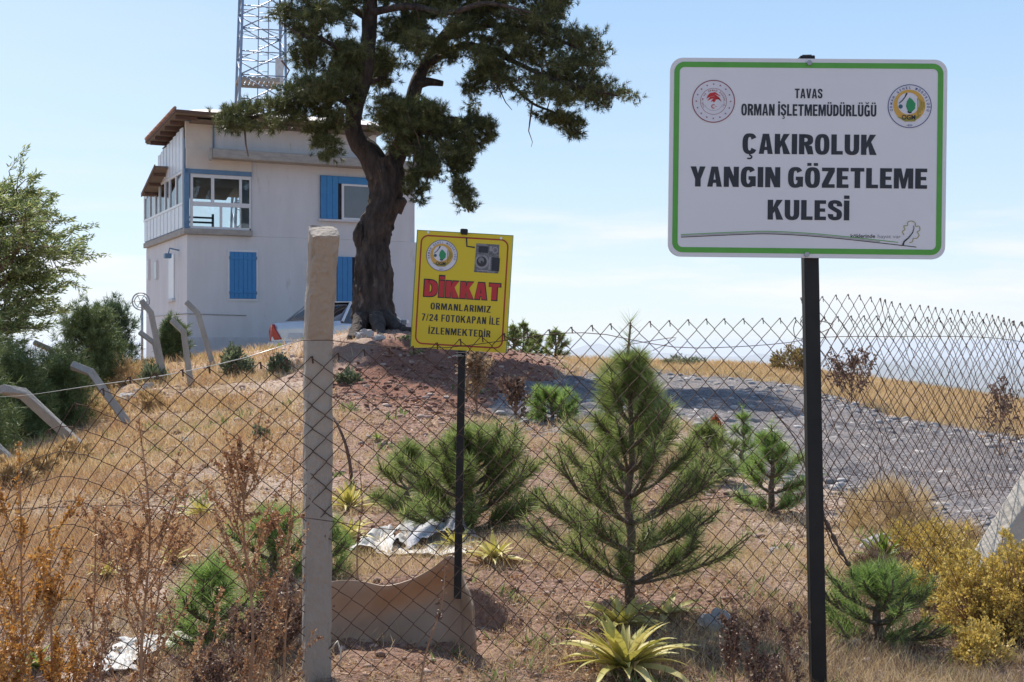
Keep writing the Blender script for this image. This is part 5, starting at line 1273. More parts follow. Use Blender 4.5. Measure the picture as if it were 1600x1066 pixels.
for k, (u, v, w, h) in enumerate(((182, 632, 26, 10), (216, 616, 24, 9), (232, 606, 22, 9), (152, 650, 24, 9), (190, 652, 18, 7))):
    rock(u, v, w, h, ('second grey rubble stone up the line below the bent posts', 'third grey rubble stone up the line below the bent posts', 'highest grey rubble stone in the line below the bent posts', 'lowest grey rubble stone, nearest the orange bush', 'small grey rubble stone at the foot of the pale leaning post')[k], 30+k, group='grey rubble below the bent posts')
# ================================================================ leaning bent concrete posts
CONC = surf('post_concrete', (.40, .375, .34), (.27, .25, .225), rough=.95, scale=4, bump=.5, bscale=45, stretch=(1, 1, .5), spots=(6, .63, (.18, .165, .15)))
def rough_post(pts, w, parent, yaw, mat, name='concrete_post', seed=3, chip=.0045, seg=60):
    """square cast post with chipped arrises, worn faces and a broken top"""
    P = np.array([list(p) for p in pts]); L = np.r_[0, np.cumsum(np.linalg.norm(np.diff(P, axis=0), axis=1))]; t = np.linspace(0, L[-1], seg); Q = np.stack([np.interp(t, L, P[:, k]) for k in range(3)], 1)
    side = Vector((math.cos(yaw), math.sin(yaw), 0)); V = []; per = []
    for a in range(4):
        for k in range(6):
            f = k/6*2-1; per.append(((f, -1), (1, f), (-f, 1), (-1, -f))[a])
    n = len(per)
    for i in range(seg):
        d = Vector(Q[min(i+1, seg-1)]-Q[max(i-1, 0)]).normalized(); s = (side-d*side.dot(d)).normalized(); f = d.cross(s)
        for (a, b) in per:
            corner = max(0, min(abs(a), abs(b))-.6)/.4; e = 1-.05*corner
            nz = float(vnoise(a*2.1, b*2.1, t[i]*14, seed)); n2 = float(vnoise(a*5+3, b*5, t[i]*40, seed+2))
            off = chip*(.35*nz+.2*n2-corner*max(0, float(vnoise(a*3, b*3, t[i]*18, seed+5))-.1)*3.0)
            p = Vector(Q[i])+s*a*(w/2*e+off)+f*b*(w/2*e+off)
            if i == seg-1: p = p+d*(.012*float(vnoise(a*1.5, b*1.5, 1, seed+7)))
            V.append(tuple(p))
    F = [(i*n+k, i*n+(k+1) % n, (i+1)*n+(k+1) % n, (i+1)*n+k) for i in range(seg-1) for k in range(n)]+[tuple((seg-1)*n+k for k in range(n))]
    me = bpy.data.meshes.new(name); me.from_pydata(V, [], F); me.materials.append(mat); me.update(); return put(bpy.data.objects.new(name, me), parent)
def bent_post(pts, w, label, group='bent concrete fence posts on the left slope', name='concrete_post', parent=None, yaw=.3, mat=None, cat='fence post', d=None):
    """pts: world points from foot to tip; square section mitred at the bend"""
    base = pts[0]; P = [Vector(p) for p in pts]
    V = []; n = len(P); rs = random.Random(len(label))
    side = Vector((math.cos(yaw), math.sin(yaw), 0))
    for i, p in enumerate(P):
        t = (P[min(i+1, n-1)]-P[max(i-1, 0)]).normalized(); s = (side-t*side.dot(t)).normalized(); f = t.cross(s)
        k = .5*w*(1 if i < n-1 else .94)
        for a, b in ((-1, -1), (1, -1), (1, 1), (-1, 1)):
            V.append(p-base+s*a*k*(1+rs.uniform(-.04, .04))+f*b*k*(d or 1)*(1+rs.uniform(-.04, .04)))
    F = []
    for i in range(n-1):
        for k in range(4): F.append((i*4+k, i*4+(k+1) % 4, i*4+4+(k+1) % 4, i*4+4+k))
    F += [(3, 2, 1, 0), tuple((n-1)*4+k for k in range(4))]
    me = bpy.data.meshes.new(name); me.from_pydata([tuple(v) for v in V], [], F); me.materials.append(mat or CONC); me.update()
    o = bpy.data.objects.new(name, me); o.location = base
    md = o.modifiers.new('bevel', 'BEVEL'); md.width = w*.07; md.segments = 2
    put(o, parent)
    if parent is None: tag(o, label, cat, group)
    return o
def post_px(foot, mid, tip, w, label, Y=None, dy=(0, 0)):
    f = hit(*foot) if Y is None else at(*foot, Y); y = f.y
    g = f-Vector((0, 0, .0)); d = (at(*mid, y+dy[0])-f).normalized()
    bent_post([f-d*.3, (f+at(*mid, y+dy[0]))/2, at(*mid, y+dy[0]), at(*tip, y+dy[1])], w*y/F_PX, label)
post_px((258, 596), (236, 489), (221, 470), 9.0, 'bent concrete post second from the building corner, tallest of the crossed pair')
post_px((252, 586), (241, 536), (218, 519), 7.5, 'short bent concrete post crossing behind the tallest bent post')
post_px((333, 572), (309, 489), (291, 472), 8.0, 'bent concrete post standing nearest the building wall')
post_px((298, 602), (287, 519), (268, 500), 9.0, 'thick pale bent concrete post in front of the small conical pine')
post_px((192, 566), (171, 504), (154, 491), 6.5, 'thin dark leaning concrete post between the round pine and the building')
post_px((204, 668), (142, 582), (112, 571), 11.5, 'pale concrete post leaning left, with its bent tip above the orange bush')
post_px((136, 708), (36, 615), (2, 608), 13.5, 'whitish concrete post leaning steeply left at the left edge', dy=(-.4, -.6))
post_px((40, 742), (-6, 700), (-30, 690), 13, 'lowest leaning concrete post stump at the left edge', dy=(-.2, -.3))
post_px((102, 572), (78, 546), (53, 535), 7, 'dark leaning post in the shade of the left pines', Y=17)

# ================================================================ the wire mesh fence
def build_fence():
    def lerp_tab(u, T, k): return np.interp(u, [t[0] for t in T], [t[k] for t in T])
    TOP = [(-140, 900, 4.10), (0, 776, 4.12), (50, 700, 4.13), (100, 640, 4.14), (135, 618, 4.15), (203, 588, 4.16), (330, 573, 4.18), (410, 566, 4.20), (500, 556, 4.20), (570, 546, 4.26), (650, 541, 4.32), (760, 524, 4.42), (838, 517, 4.50), (945, 507, 4.64), (1087, 499, 4.82),
           (1218, 497, 4.98), (1283, 495, 5.10), (1345, 493, 5.26), (1440, 495, 5.5), (1555, 500, 5.85), (1700, 510, 6.4)]
    WIRE = surf('rusty_wire', (.055, .032, .024), (.14, .075, .05), rough=.75, metal=.35, scale=3, detail=9)
    base = on(500, 4.2)
    root = empty('chain_link_fence', base, 'rusty chain-link fence hung on a bent concrete post across the foreground', 'fence')
    def mesh(TOP, cellw, cellh, name, seed, rad, zbot=None, bulge=.03, wob=.008):
        us = np.linspace(TOP[0][0], TOP[-1][0], 500); ys = lerp_tab(us, TOP, 2); vs = lerp_tab(us, TOP, 1)
        xs = (us-CX)/F_PX*ys; zs = -(vs-CY)/F_PX*ys
        s = np.r_[0, np.cumsum(np.hypot(np.diff(xs), np.diff(ys)))]
        def pos(a, t, off):   # a: metres along, t: metres down, off: metres out of the plane
            x = np.interp(a, s, xs); y = np.interp(a, s, ys); z = np.interp(a, s, zs)
            a2 = fbm(a*1.1, t*1.2, oct=2, seed=seed); a3 = fbm(a*3.1+9, t*2.7, oct=2, seed=seed+1); a4 = vnoise(a*6.3, t*6.7, seed, 3)
            return np.stack([x+wob*a3, y+off+bulge*a2*np.clip(t*2, 0, 1), z-t+wob*(a4+a3)*np.clip(t*3, .15, 1)], -1)
        n = int(s[-1]/(cellw/2)); mb_V, mb_F, C = [], [], 0
        depth = 1.35 if zbot is None else zbot
        k = int(depth/(cellh/2)); sec = 5
        for i in range(n):
            a0 = i*cellw/2
            x_, y_ = np.interp(a0, s, xs), np.interp(a0, s, ys); ztop = np.interp(a0, s, zs)
            if zbot is None:
                drop = ztop-gz(x_, y_)+.03; kk = max(3, int(drop/(cellh/2)))
            else: kk = k
            # the wire zigzags between column i and i+1: rounded hooks at the crossings
            T = []; A = []; O = []
            for j in range(kk+1):
                side = (j+i) % 2
                aa = a0+(side-.5)*cellw*.52+cellw*.25; t = j*cellh/2
                for dt, da, oo in ((-.07, .055*(-1 if side else 1), .0), (0, 0, .0025*(1 if side else -1)), (.07, .055*(-1 if side else 1), 0)):
                    if j == 0 and dt < 0: continue
                    T.append(t+dt*cellh*.9); A.append(aa+da*cellw); O.append(oo)
            P = pos(np.array(A), np.array(T), np.array(O))
            if True:      # the twisted knuckle at the top
                e = P[0]+np.array([.004, 0, -.012]); P = np.concatenate([[e+np.array([.003, .003, -.010])], [P[0]+np.array([.005, .003, .002])], P])
            m = len(P); d = unit(np.gradient(P, axis=0)); up = unit(np.cross(d, [0, 1, 0])); w = np.cross(d, up)
            th = np.arange(sec)*2*np.pi/sec
            V = P[:, None]+(up[:, None]*np.cos(th)[None, :, None]+w[:, None]*np.sin(th)[None, :, None])*rad
            mb_V.append(V.reshape(-1, 3))
            ii = (np.arange(m-1)[:, None]*sec+np.arange(sec)[None]).ravel(); jj = (np.arange(m-1)[:, None]*sec+((np.arange(sec)+1) % sec)[None]).ravel()
            mb_F.append(np.stack([ii, jj, jj+sec, ii+sec], 1)+C); C += m*sec
        o = np_obj(name, np.concatenate(mb_V)-np.array(base), np.concatenate(mb_F), WIRE, root, smooth=True)
        return o
    mesh(TOP, .0850, .0790, 'wire_mesh', 3, .00155)
    TOP2 = [(1246, 466, 5.02), (1292, 462, 5.2), (1317, 461, 5.3), (1370, 467, 5.55), (1425, 476, 5.85), (1480, 481, 6.15), (1542, 490, 6.6), (1590, 501, 7.0), (1720, 530, 8.0)]
    m2 = mesh(TOP2, .098, .088, 'wire_mesh', 14, .0014, zbot=.95, bulge=.09, wob=.018); m2['label'] = 'second loose sheet of wire mesh right of the black sign post'
    # the near concrete post, bent towards the camera at its top
    Y = 4.26; f = on(494, Y, -.25); m_ = at(497, 525, Y); t_ = at(506, 362, Y-.20)
    P = [f, (f+m_)/2, m_, t_]
    p = rough_post([q-base for q in P], .088, root, R(20), surf('near_post_concrete', (.40, .34, .28), (.28, .24, .205), rough=.95, scale=2.6, bump=.6, bscale=55, stretch=(1, 1, .6), spots=(11, .66, (.20, .165, .14))))
    # line wires
    def line(pts, rad=.0013, sag=.0, nm='line_wire', mat=WIRE, n=40):
        q = polyline([tuple(at(u, v, y)-base)+(0,) for u, v, y in pts], n)[:, :3]
        return MB().tube(q, rad, 5).build(nm, mat, root)
    line([(470, 532, 4.15), (380, 560, 4.2), (260, 586, 4.6), (142, 603, 6), (36, 618, 9.5), (-40, 622, 11)], rad=.0016, mat=surf('bright_wire', (.50, .49, .47), (.38, .36, .33), rough=.4, metal=.5))
    line([(470, 532, 4.14), (500, 530, 4.13), (530, 534, 4.17), (600, 541, 4.28), (690, 544, 4.34), (790, 532, 4.42), (870, 521, 4.5), (940, 522, 4.6), (1000, 534, 4.7), (1060, 543, 4.78), (1130, 543, 4.86), (1220, 537, 4.96), (1290, 527, 5.1), (1400, 526, 5.4), (1500, 526, 5.8), (1560, 529, 6.1), (1620, 538, 6.4)], rad=.0015)
    line([(-60, 800, 4.1), (200, 790, 4.15), (470, 808, 4.13), (560, 822, 4.22), (640, 830, 4.3), (760, 834, 4.4), (860, 822, 4.5), (1000, 798, 4.7), (1120, 778, 4.85), (1250, 772, 5.05), (1380, 784, 5.35), (1450, 782, 5.6), (1530, 764, 6.0), (1640, 762, 6.4)], rad=.0014)
    line([(1206, 640, 4.95), (1245, 690, 4.98), (1262, 740, 5.0), (1283, 795, 5.0), (1300, 850, 4.98), (1325, 885, 4.95)], rad=.0024, nm='loose_strand')
    line([(1244, 500, 4.9), (1240, 515, 4.9), (1250, 530, 4.9), (1300, 512, 5.0), (1296, 505, 5.0), (1255, 498, 4.9), (1252, 510, 4.9)], rad=.0016, nm='wire_tie', n=30)
    line([(975, 540, 4.66), (1010, 534, 4.68), (1050, 528, 4.7), (1054, 531, 4.7), (1020, 548, 4.72)], rad=.0013, nm='loose_strand')
    # a big rusty root-like bundle leaning in the mesh
    q = polyline([tuple(at(u, v, y)-base)+(0,) for u, v, y in ((1282, 796, 5.12), (1296, 826, 5.1), (1312, 858, 5.08), (1328, 884, 5.02))], 16)[:, :3]
    MB().tube(q, [.007+.004*math.sin(i*1.9) for i in range(16)], 7, jitter=.25).build('dead_stick', DARKW, root)
    return root
DARKW = surf('dark_dead_wood', (.09, .055, .04), (.17, .11, .085), rough=.95, scale=30, bump=.6)
build_fence()
# sticks
def stick(pts, rad, label, nm='dead_branch'):
    p0 = pts[0]; q = polyline([tuple(p-p0)+(0,) for p in pts], 18)[:, :3]
    o = MB().tube(q, [rad*(1-.5*i/17) for i in range(18)], 6, jitter=.15).build(nm, DARKW); o.location = p0
    return tag(o, label, 'stick')
b = hit(549, 752); stick([b, at(545, 715, b.y), at(535, 680, b.y), at(521, 652, b.y+.1)], .016, 'dark bent dead stick standing right of the concrete post')

b = hit(438, 1000); PALE = surf('pale_dry_stalk', (.62, .58, .52), (.5, .46, .4), rough=.8)
o = MB().tube([q-b for q in (b, at(441, 965, b.y), at(437, 945, b.y), at(440, 925, b.y+.02))], [.004, .003, .003, .002], 5).build('dry_stalk', PALE); o.location = b; tag(o, 'short pale curved dry stalk left of the foot of the concrete post', 'stalk')
b = hit(530, 1045)
o = MB().tube([q-b for q in (b, at(533, 1020, b.y), at(527, 1002, b.y), at(520, 1010, b.y-.02))], [.004, .003, .003, .002], 5).build('dry_stalk', PALE); o.location = b; tag(o, 'short pale hooked dry stalk right of the foot of the concrete post', 'stalk')

# leaning concrete brace at the right edge
BRC = surf('brace_concrete', (.50, .46, .40), (.38, .34, .29), rough=.95, scale=5, bump=.35, bscale=40, spots=(3.5, .64, (.42, .22, .10)))
b0 = at(1492, 935, 5.6); b0.z = min(b0.z, gz(b0.x, b0.y))-.1; 
o = bent_post([b0, at(1540, 885, 5.62), at(1612, 770, 5.7), at(1700, 628, 5.8)], .11, 'pale concrete brace leaning right across the right edge, rust stained', group=None, name='concrete_brace', yaw=.45, mat=BRC, cat='fence brace')

# ================================================================ lettering and signs
GLYPHS = {}
def text_poly(s, bold=.0, spacing=1.0):
    key = (s, round(bold, 3), round(spacing, 3))
    if key not in GLYPHS: GLYPHS[key] = text_poly_(s, bold, spacing)
    return GLYPHS[key]
def text_poly_(s, bold=.0, spacing=1.0):
    """flat polygons of a line of text in the built-in font: vertices, faces, cap height"""
    out = []
    if ('H', bold) in GLYPHS: out = [None]
    for body in ((s,) if out else (s, 'H')):
        cu = bpy.data.curves.new('lettering', 'FONT'); cu.body = body; cu.size = 1; cu.offset = bold; cu.space_character = spacing; cu.resolution_u = 4
        o = bpy.data.objects.new('lettering', cu); COL.objects.link(o); bpy.context.view_layer.update()
        me = bpy.data.meshes.new_from_object(o.evaluated_get(bpy.context.evaluated_depsgraph_get()))
        V = np.array([v.co[:] for v in me.vertices]); F = [tuple(p.vertices) for p in me.polygons]
        bpy.data.objects.remove(o); bpy.data.curves.remove(cu); bpy.data.meshes.remove(me); out.append((V, F))
        if body == 'H' and s != 'H': GLYPHS[('H', bold)] = (V, F)
    if out[0] is None: out = [out[1], GLYPHS[('H', bold)]]
    elif len(out) < 2: out.append(GLYPHS.get(('H', bold), out[0]))
    (V, F), (Hv, _) = out[0], out[1]
    return V, F, Hv[:, 1].min(), Hv[:, 1].max()

# heavy condensed capitals drawn as polygons: unit cap height, s = upright stroke, b = level stroke
def glyph(ch, s, b):
    P = []; rect = lambda x0, y0, x1, y1: P.append([(x0, y0), (x1, y0), (x1, y1), (x0, y1)])
    def mir(poly, w): P.append(poly); P.append([(w-x, y) for x, y in poly][::-1])
    def ring(cx, cy, rx, ry, a0=0, a1=360, n=28, e=2.7, tx=None, ty=None):
        tx, ty = tx or s, ty or b
        A = [math.radians(a0+(a1-a0)*i/n) for i in range(n+1)]
        f = lambda a, x, y: (cx+x*math.copysign(abs(math.cos(a))**(2/e), math.cos(a)), cy+y*math.copysign(abs(math.sin(a))**(2/e), math.sin(a)))
        for i in range(n): P.append([f(A[i], rx, ry), f(A[i+1], rx, ry), f(A[i+1], rx-tx, ry-ty), f(A[i], rx-tx, ry-ty)])
    def path(pts, t, n=26):
        q = polyline([(x, y, 0, 0) for x, y in pts], n)[:, :2]; d = np.gradient(q, axis=0); d /= np.hypot(d[:, 0], d[:, 1])[:, None]; o = np.stack([-d[:, 1], d[:, 0]], 1)
        ww = np.hypot(o[:, 0]*s, o[:, 1]*b)/2 if t is None else np.full(n, t/2)
        A_, B_ = q+o*ww[:, None], q-o*ww[:, None]
        for i in range(n-1): P.append([tuple(B_[i]), tuple(B_[i+1]), tuple(A_[i+1]), tuple(A_[i])])
    base = {'Ç': 'C', 'Ş': 'S', 'Ö': 'O', 'Ü': 'U', 'İ': 'I', 'Ğ': 'G'}.get(ch, ch); w = .5
    if base == 'I': w = s; rect(0, 0, s, 1)
    elif base in 'EFL':
        w = s+.28; rect(0, 0, s, 1)
        if base != 'F': rect(s, 0, w, b)
        if base != 'L': rect(s, 1-b, w, 1); rect(s, .5-b*.45, w-.04, .5+b*.5)
    elif base == 'T': w = s+.36; rect(w/2-s/2, 0, w/2+s/2, 1-b); rect(0, 1-b, w, 1)
    elif base == 'O': w = 2*s+.17; ring(w/2, .5, w/2, .515)
    elif base == 'D':
        w = 2*s+.16; rect(0, 0, s, 1); r = w-s
        ring(s*.6, .5, w-s*.6, .5, -90, 90, e=3.0)
    elif base in 'CG':
        w = 2*s+.17
        ring(w/2, .5, w/2, .515, 30 if base == 'C' else 34, 330 if base == 'C' else 318, n=34)
        if base == 'G': rect(w*.52, .36, w, .36+b); rect(w-s, .04, w, .36)
    elif base == 'S':
        w = 2*s+.15; x0, x1 = s*.5, w-s*.5
        path([(x1, .70), (x1, .80), (x1-.06, .89), (w/2, .925), (x0+.05, .89), (x0, .78), (x0+.03, .66), (w/2, .54), (x1-.03, .42), (x1, .27), (x1-.05, .13), (w/2, .085), (x0+.06, .12), (x0, .22), (x0, .31)], None, 44)
    elif base == 'U':
        w = 2*s+.17; ring(w/2, .34, w/2, .355, 180, 360, e=2.5); rect(0, .34, s, 1); rect(w-s, .34, w, 1)
    elif base == 'K':
        w = s+.45; rect(0, 0, s, 1); P.append([(s, .30), (w-.01, 1), (w-.02-s*1.12, 1), (s, .62)]); P.append([(s+.08, .42), (w-s*1.2, 0), (w+.02, 0), (s+.20, .66)])
    elif base == 'A':
        w = .40+s; h = w/2; mir([(0, 0), (s*.95, 0), (h, .74), (h, 1), (h-s*.58, 1)], w); rect(h*.55, .19, w-h*.55, .19+b*.9)
    elif base == 'V':
        w = .38+s; h = w/2; mir([(0, 1), (h-s*.58, 0), (h, 0), (h, .28), (s*.98, 1)], w)
    elif base == 'Y':
        w = .42+s; h = w/2; mir([(0, 1), (h-s/2, .38), (h, .38), (h, .66), (s*1.02, 1)], w); rect(h-s/2, 0, h+s/2, .38)
    elif base == 'M':
        w = 2*s+.36; h = w/2; mir([(0, 0), (s*.9, 0), (s*.9, .62), (h-s*.36, 0), (h, 0), (h, .40), (s*1.25, 1), (0, 1)][:3]+[(s*.9, 1), (0, 1)], w); mir([(s*.9, 1), (s*.9, .60), (h-s*.32, 0), (h, 0), (h, .46), (s*1.3, 1)], w)
    elif base == 'N':
        w = 2*s+.17; rect(0, 0, s*.92, 1); rect(w-s*.92, 0, w, 1); P.append([(s*.92, .48), (w-s*.92-.03, 0), (w-s*.92, 0), (w-s*.92, .52), (s*.92+.03, 1), (s*.92, 1)])
    elif base == 'H': w = 2*s+.17; rect(0, 0, s, 1); rect(w-s, 0, w, 1); rect(s, .5-b/2, w-s, .5+b/2)
    elif base in 'RP':
        w = 2*s+.15; rect(0, 0, s, 1); ring(s*.7, .715, w-s*.7, .285, -90, 90, e=2.8)
        if base == 'R': P.append([(s+.02, .43), (w-s*.98, 0), (w+.02, 0), (w-.05, .40), (w-s*.9, .46)])
    elif base == 'B': w = 2*s+.16; rect(0, 0, s, 1); ring(s*.7, .74, w-s*.75, .26, -90, 90, e=2.8); ring(s*.7, .28, w-s*.7, .28, -90, 90, e=2.8)
    elif base == 'Z': w = s+.32; rect(0, 0, w, b); rect(0, 1-b, w, 1); P.append([(0, b), (s*1.15, b), (w, 1-b), (w-s*1.15, 1-b)])
    elif base == '7': w = s+.28; rect(0, 1-b, w, 1); P.append([(s*.3, 0), (s*1.3, 0), (w, 1-b), (w-s, 1-b)])
    elif base == '4': w = s+.34; rect(w-s*1.45, 0, w-s*.45, 1); rect(0, .2, w-s*1.45, .2+b); rect(w-s*.45, .2, w, .2+b); P.append([(0, .2+b), (s*.8, .2+b), (w-s*1.45, .78), (w-s*1.45, 1), (w-s*1.6, 1)])
    elif base == '2': w = 2*s+.14; rect(0, 0, w, b); path([(s*.5, .70), (s*.55, .84), (w/2, .92), (w-s*.5, .83), (w-s*.5, .68), (w-s*.9, .50), (s*.95, .26), (s*.55, .13)], None, 30)
    elif base == '/': w = s+.12; P.append([(0, 0), (s*.6, 0), (w, 1), (w-s*.6, 1)])
    if ch in 'ÖÜ': rect(w/2-s*.95, 1.08, w/2-s*.2, 1.08+b*.8); rect(w/2+s*.2, 1.08, w/2+s*.95, 1.08+b*.8)
    if ch == 'İ': rect(0, 1.08, s, 1.08+b*.95)
    if ch == 'Ğ': path([(w/2-.15, 1.24), (w/2-.08, 1.13), (w/2+.08, 1.13), (w/2+.15, 1.24)], .075, 12)
    if ch in 'ÇŞ': path([(w/2, 0), (w/2+.02, -.07), (w/2+.10, -.13), (w/2+.06, -.22), (w/2-.06, -.235), (w/2-.10, -.21)], .075, 14)
    return P, w
def block_text(S, body, uc, vbase, w, h, mat, s=.25, b=.19, gap=.085, space=.26, layer=1, grow=0, parent=None):
    x = 0; polys = []
    for ch in body:
        if ch == ' ': x += space; continue
        g, gw = glyph(ch, s, b); polys += [[(px+x, py) for px, py in p] for p in g]; x += gw+gap
    tot = x-gap; kx = w/tot; mb = MB()
    for i, p in enumerate(polys):
        if grow:
            cx = sum(a for a, _ in p)/len(p); cy = sum(c for _, c in p)/len(p)
            p = [(a+math.copysign(grow, a-cx)/kx, c+math.copysign(grow, c-cy)/h) for a, c in p]
        n0 = len(mb.v); mb.v += [S.P(uc-w/2+a*kx, vbase-c*h, layer+(i % 7)*.06) for a, c in p]; mb.f.append(tuple(range(n0, n0+len(p)))); mb.m.append(0); mb.sm.append(False)
    return mb.build('lettering', mat, parent or S.root)
class Sign:
    """flat marks on a board: local coordinates in photo pixels about a centre, layers proud of the board"""
    def __init__(s, root, cu, cv, k, y0=-.0022): s.root, s.cu, s.cv, s.k, s.y0 = root, cu, cv, k, y0
    def P(s, u, v, layer=0): return ((u-s.cu)*s.k, s.y0-layer*.0005, -(v-s.cv)*s.k)
    def text(s, body, uc, vbase, w, h, mat, bold=0, spacing=1, layer=1, parent=None, name='lettering', rot=0, smear=0):
        V, F, c0, c1 = text_poly(body, bold, spacing)
        x0, x1 = V[:, 0].min(), V[:, 0].max(); X = (V[:, 0]-(x0+x1)/2)/(x1-x0)*(w-2*smear); Yv = (V[:, 1]-c0)/(c1-c0)*h
        mb = MB()
        for q, dx in enumerate(np.linspace(-smear, smear, 5) if smear else [0]):     # heavier upright strokes
            b_ = len(mb.v); mb.v += [s.P(uc+x+dx, vbase-y, layer+q*.08) for x, y in zip(X, Yv)]; mb.f += [tuple(b_+i for i in f) for f in F]
        mb.m = [0]*len(mb.f); mb.sm = [False]*len(mb.f)
        return mb.build(name, mat, parent or s.root)
    def ring_text(s, body, uc, vc, r, h, a0, a1, mat, layer=1, parent=None, bold=.02):
        """letters round a circle; angles in degrees clockwise from the top"""
        mb = MB(); n = len(body)
        for i, ch in enumerate(body):
            if ch == ' ': continue
            V, F, c0, c1 = text_poly(ch, bold); wch = (V[:, 0].max()-V[:, 0].min()); sc = h/.7
            X = (V[:, 0]-(V[:, 0].max()+V[:, 0].min())/2)*sc*.85; Yv = (V[:, 1]-c0)*sc
            a = math.radians(a0+(a1-a0)*(i+.5)/n); b = len(mb.v)
            for x, y in zip(X, Yv):
                rr = r+y; mb.v.append(s.P(uc+rr*math.sin(a)+x*math.cos(a), vc-rr*math.cos(a)+x*math.sin(a), layer))
            mb.f += [tuple(b+q for q in f) for f in F]; mb.m += [0]*len(F); mb.sm += [False]*len(F)
        return mb.build('ring_lettering', mat, parent or s.root)
    def shape(s, pts, mat, name, layer=1, parent=None):
        mb = MB(); mb.poly([s.P(u, v, layer) for u, v in pts]); return mb.build(name, mat, parent or s.root)
    def disc(s, uc, vc, r, mat, name, layer=1, parent=None, n=48, ry=None):
        return s.shape([(uc+r*math.cos(a), vc-(ry or r)*math.sin(a)) for a in np.linspace(0, 2*math.pi, n, endpoint=False)][::-1], mat, name, layer, parent)
    def ring(s, uc, vc, r0, r1, mat, name, layer=1, parent=None, n=48, a0=0, a1=360):
        mb = MB(); full = abs(a1-a0) >= 360; A = np.radians(np.linspace(a0, a1, n+1))
        mb.v = [s.P(uc+r*math.sin(a), vc-r*math.cos(a), layer) for a in A for r in (r0, r1)]
        mb.f = [(2*i, 2*i+1, 2*i+3, 2*i+2) for i in range(n)]; mb.m = [0]*n; mb.sm = [False]*n
        return mb.build(name, mat, parent or s.root)
    def strip(s, pts, w, mat, name, layer=1, parent=None, closed=False):
        P = np.array(pts, float); n = len(P); mb = MB()
        for i in range(n):
            d = P[(i+1) % n if closed else min(i+1, n-1)]-P[(i-1) % n if closed else max(i-1, 0)]; d = d/np.hypot(*d); q = np.array([-d[1], d[0]])
            ww = (w[i] if hasattr(w, '__len__') else w)/2
            mb.v += [s.P(*(P[i]+q*ww), layer), s.P(*(P[i]-q*ww), layer)]
        m = n if closed else n-1
        mb.f = [(2*i, 2*i+1, (2*i+3) % (2*n), (2*i+2) % (2*n)) for i in range(m)]; mb.m = [0]*m; mb.sm = [False]*m
        return mb.build(name, mat, parent or s.root)
def rrect(x0, x1, z0, z1, r, n=8):
    out = []
    for cx, cy, a in ((x1-r, z1-r, 0), (x0+r, z1-r, 90), (x0+r, z0+r, 180), (x1-r, z0+r, 270)):
        for k in range(n+1): t = math.radians(a+90*k/n); out.append((cx+r*math.cos(t), cy+r*math.sin(t)))
    return out
INK = surf('black_ink', (.018, .02, .028), (.028, .03, .038), rough=.5)
def paint(n, c, **k): return surf(n, c, tuple(x*.88 for x in c), rough=.5, scale=14, **k)
GREEN = paint('sign_green', (.10, .36, .055)); REDI = paint('sign_red', (.50, .03, .035)); GOLDI = paint('sign_gold', (.62, .36, .07)); OLIVE = paint('sign_olive', (.30, .26, .05)); NAVY = paint('sign_navy', (.06, .07, .22))
WHT = paint('sign_white_ink', (.66, .65, .70)); LEAFG = paint('sign_leaf_green', (.03, .27, .10)); PINKR = paint('sign_ring_red', (.26, .06, .09)); GREYI = paint('sign_grey_ink', (.28, .27, .29))
BLACKP = surf('black_post_paint', (.010, .010, .011), (.018, .017, .016), rough=.55, scale=12, spec=.3)
def forest_emblem(S, u, v, r, parent_name='emblem', white=None, y=False):
    e = S.disc(u, v, r*.985, white or WHT, 'emblem', 1)
    S.ring(u, v, r*.965, r, NAVY, 'rim', 2, e); 
    S.disc(u-.02*r, v-.03*r, r*.73, GOLDI, 'gold_disc', 2, e)
    S.disc(u-.06*r, v-.12*r, r*.50, white or WHT, 'inner_disc', 3, e)
    S.strip([(u-.55*r, v+.50*r), (u-.2*r, v+.62*r), (u+.2*r, v+.60*r), (u+.5*r, v+.38*r)], [.02*r, .18*r, .2*r, .02*r], OLIVE, 'ground_band', 4, e)
    for k in range(4): S.strip([(u+(.36+.09*k)*r, v-(.38-.06*k)*r), (u+(.38+.09*k)*r, v+(.40-.10*k)*r)], .05*r, OLIVE, 'tree_stripe', 4, e)
    S.shape([(u-.14*r, v-.22*r), (u-.02*r, v-.40*r), (u+.12*r, v-.30*r), (u+.26*r, v-.12*r), (u+.24*r, v+.12*r), (u+.06*r, v+.30*r), (u-.10*r, v+.20*r), (u-.18*r, v+.0*r)][::-1], LEAFG, 'leaf', 4, e)
    S.strip([(u-.14*r, v-.60*r), (u-.22*r, v-.42*r), (u-.34*r, v-.26*r), (u-.50*r, v-.12*r)], [.09*r, .05*r, .05*r, .04*r], INK, 'branch', 4, e)
    S.disc(u-.42*r, v+.02*r, .10*r, surf('emblem_blue', (.05, .12, .16)), 'acorn', 4, e, n=16)
    S.strip([(u-.10*r, v+.24*r), (u-.02*r, v+.30*r), (u+.08*r, v+.28*r)], .07*r, INK, 'leaf_stalk', 5, e)
    S.text('OGM', u-.05*r, v+.62*r, .62*r, .22*r, INK, bold=.02, layer=5, parent=e)
    S.ring_text('ORMAN GENEL MÜDÜRLÜĞÜ', u, v, r*.79, r*.11, -108, 108, NAVY, 4, e)
    S.text('1839', u, v+.92*r, .24*r, .08*r, NAVY, layer=4, parent=e)
    return e

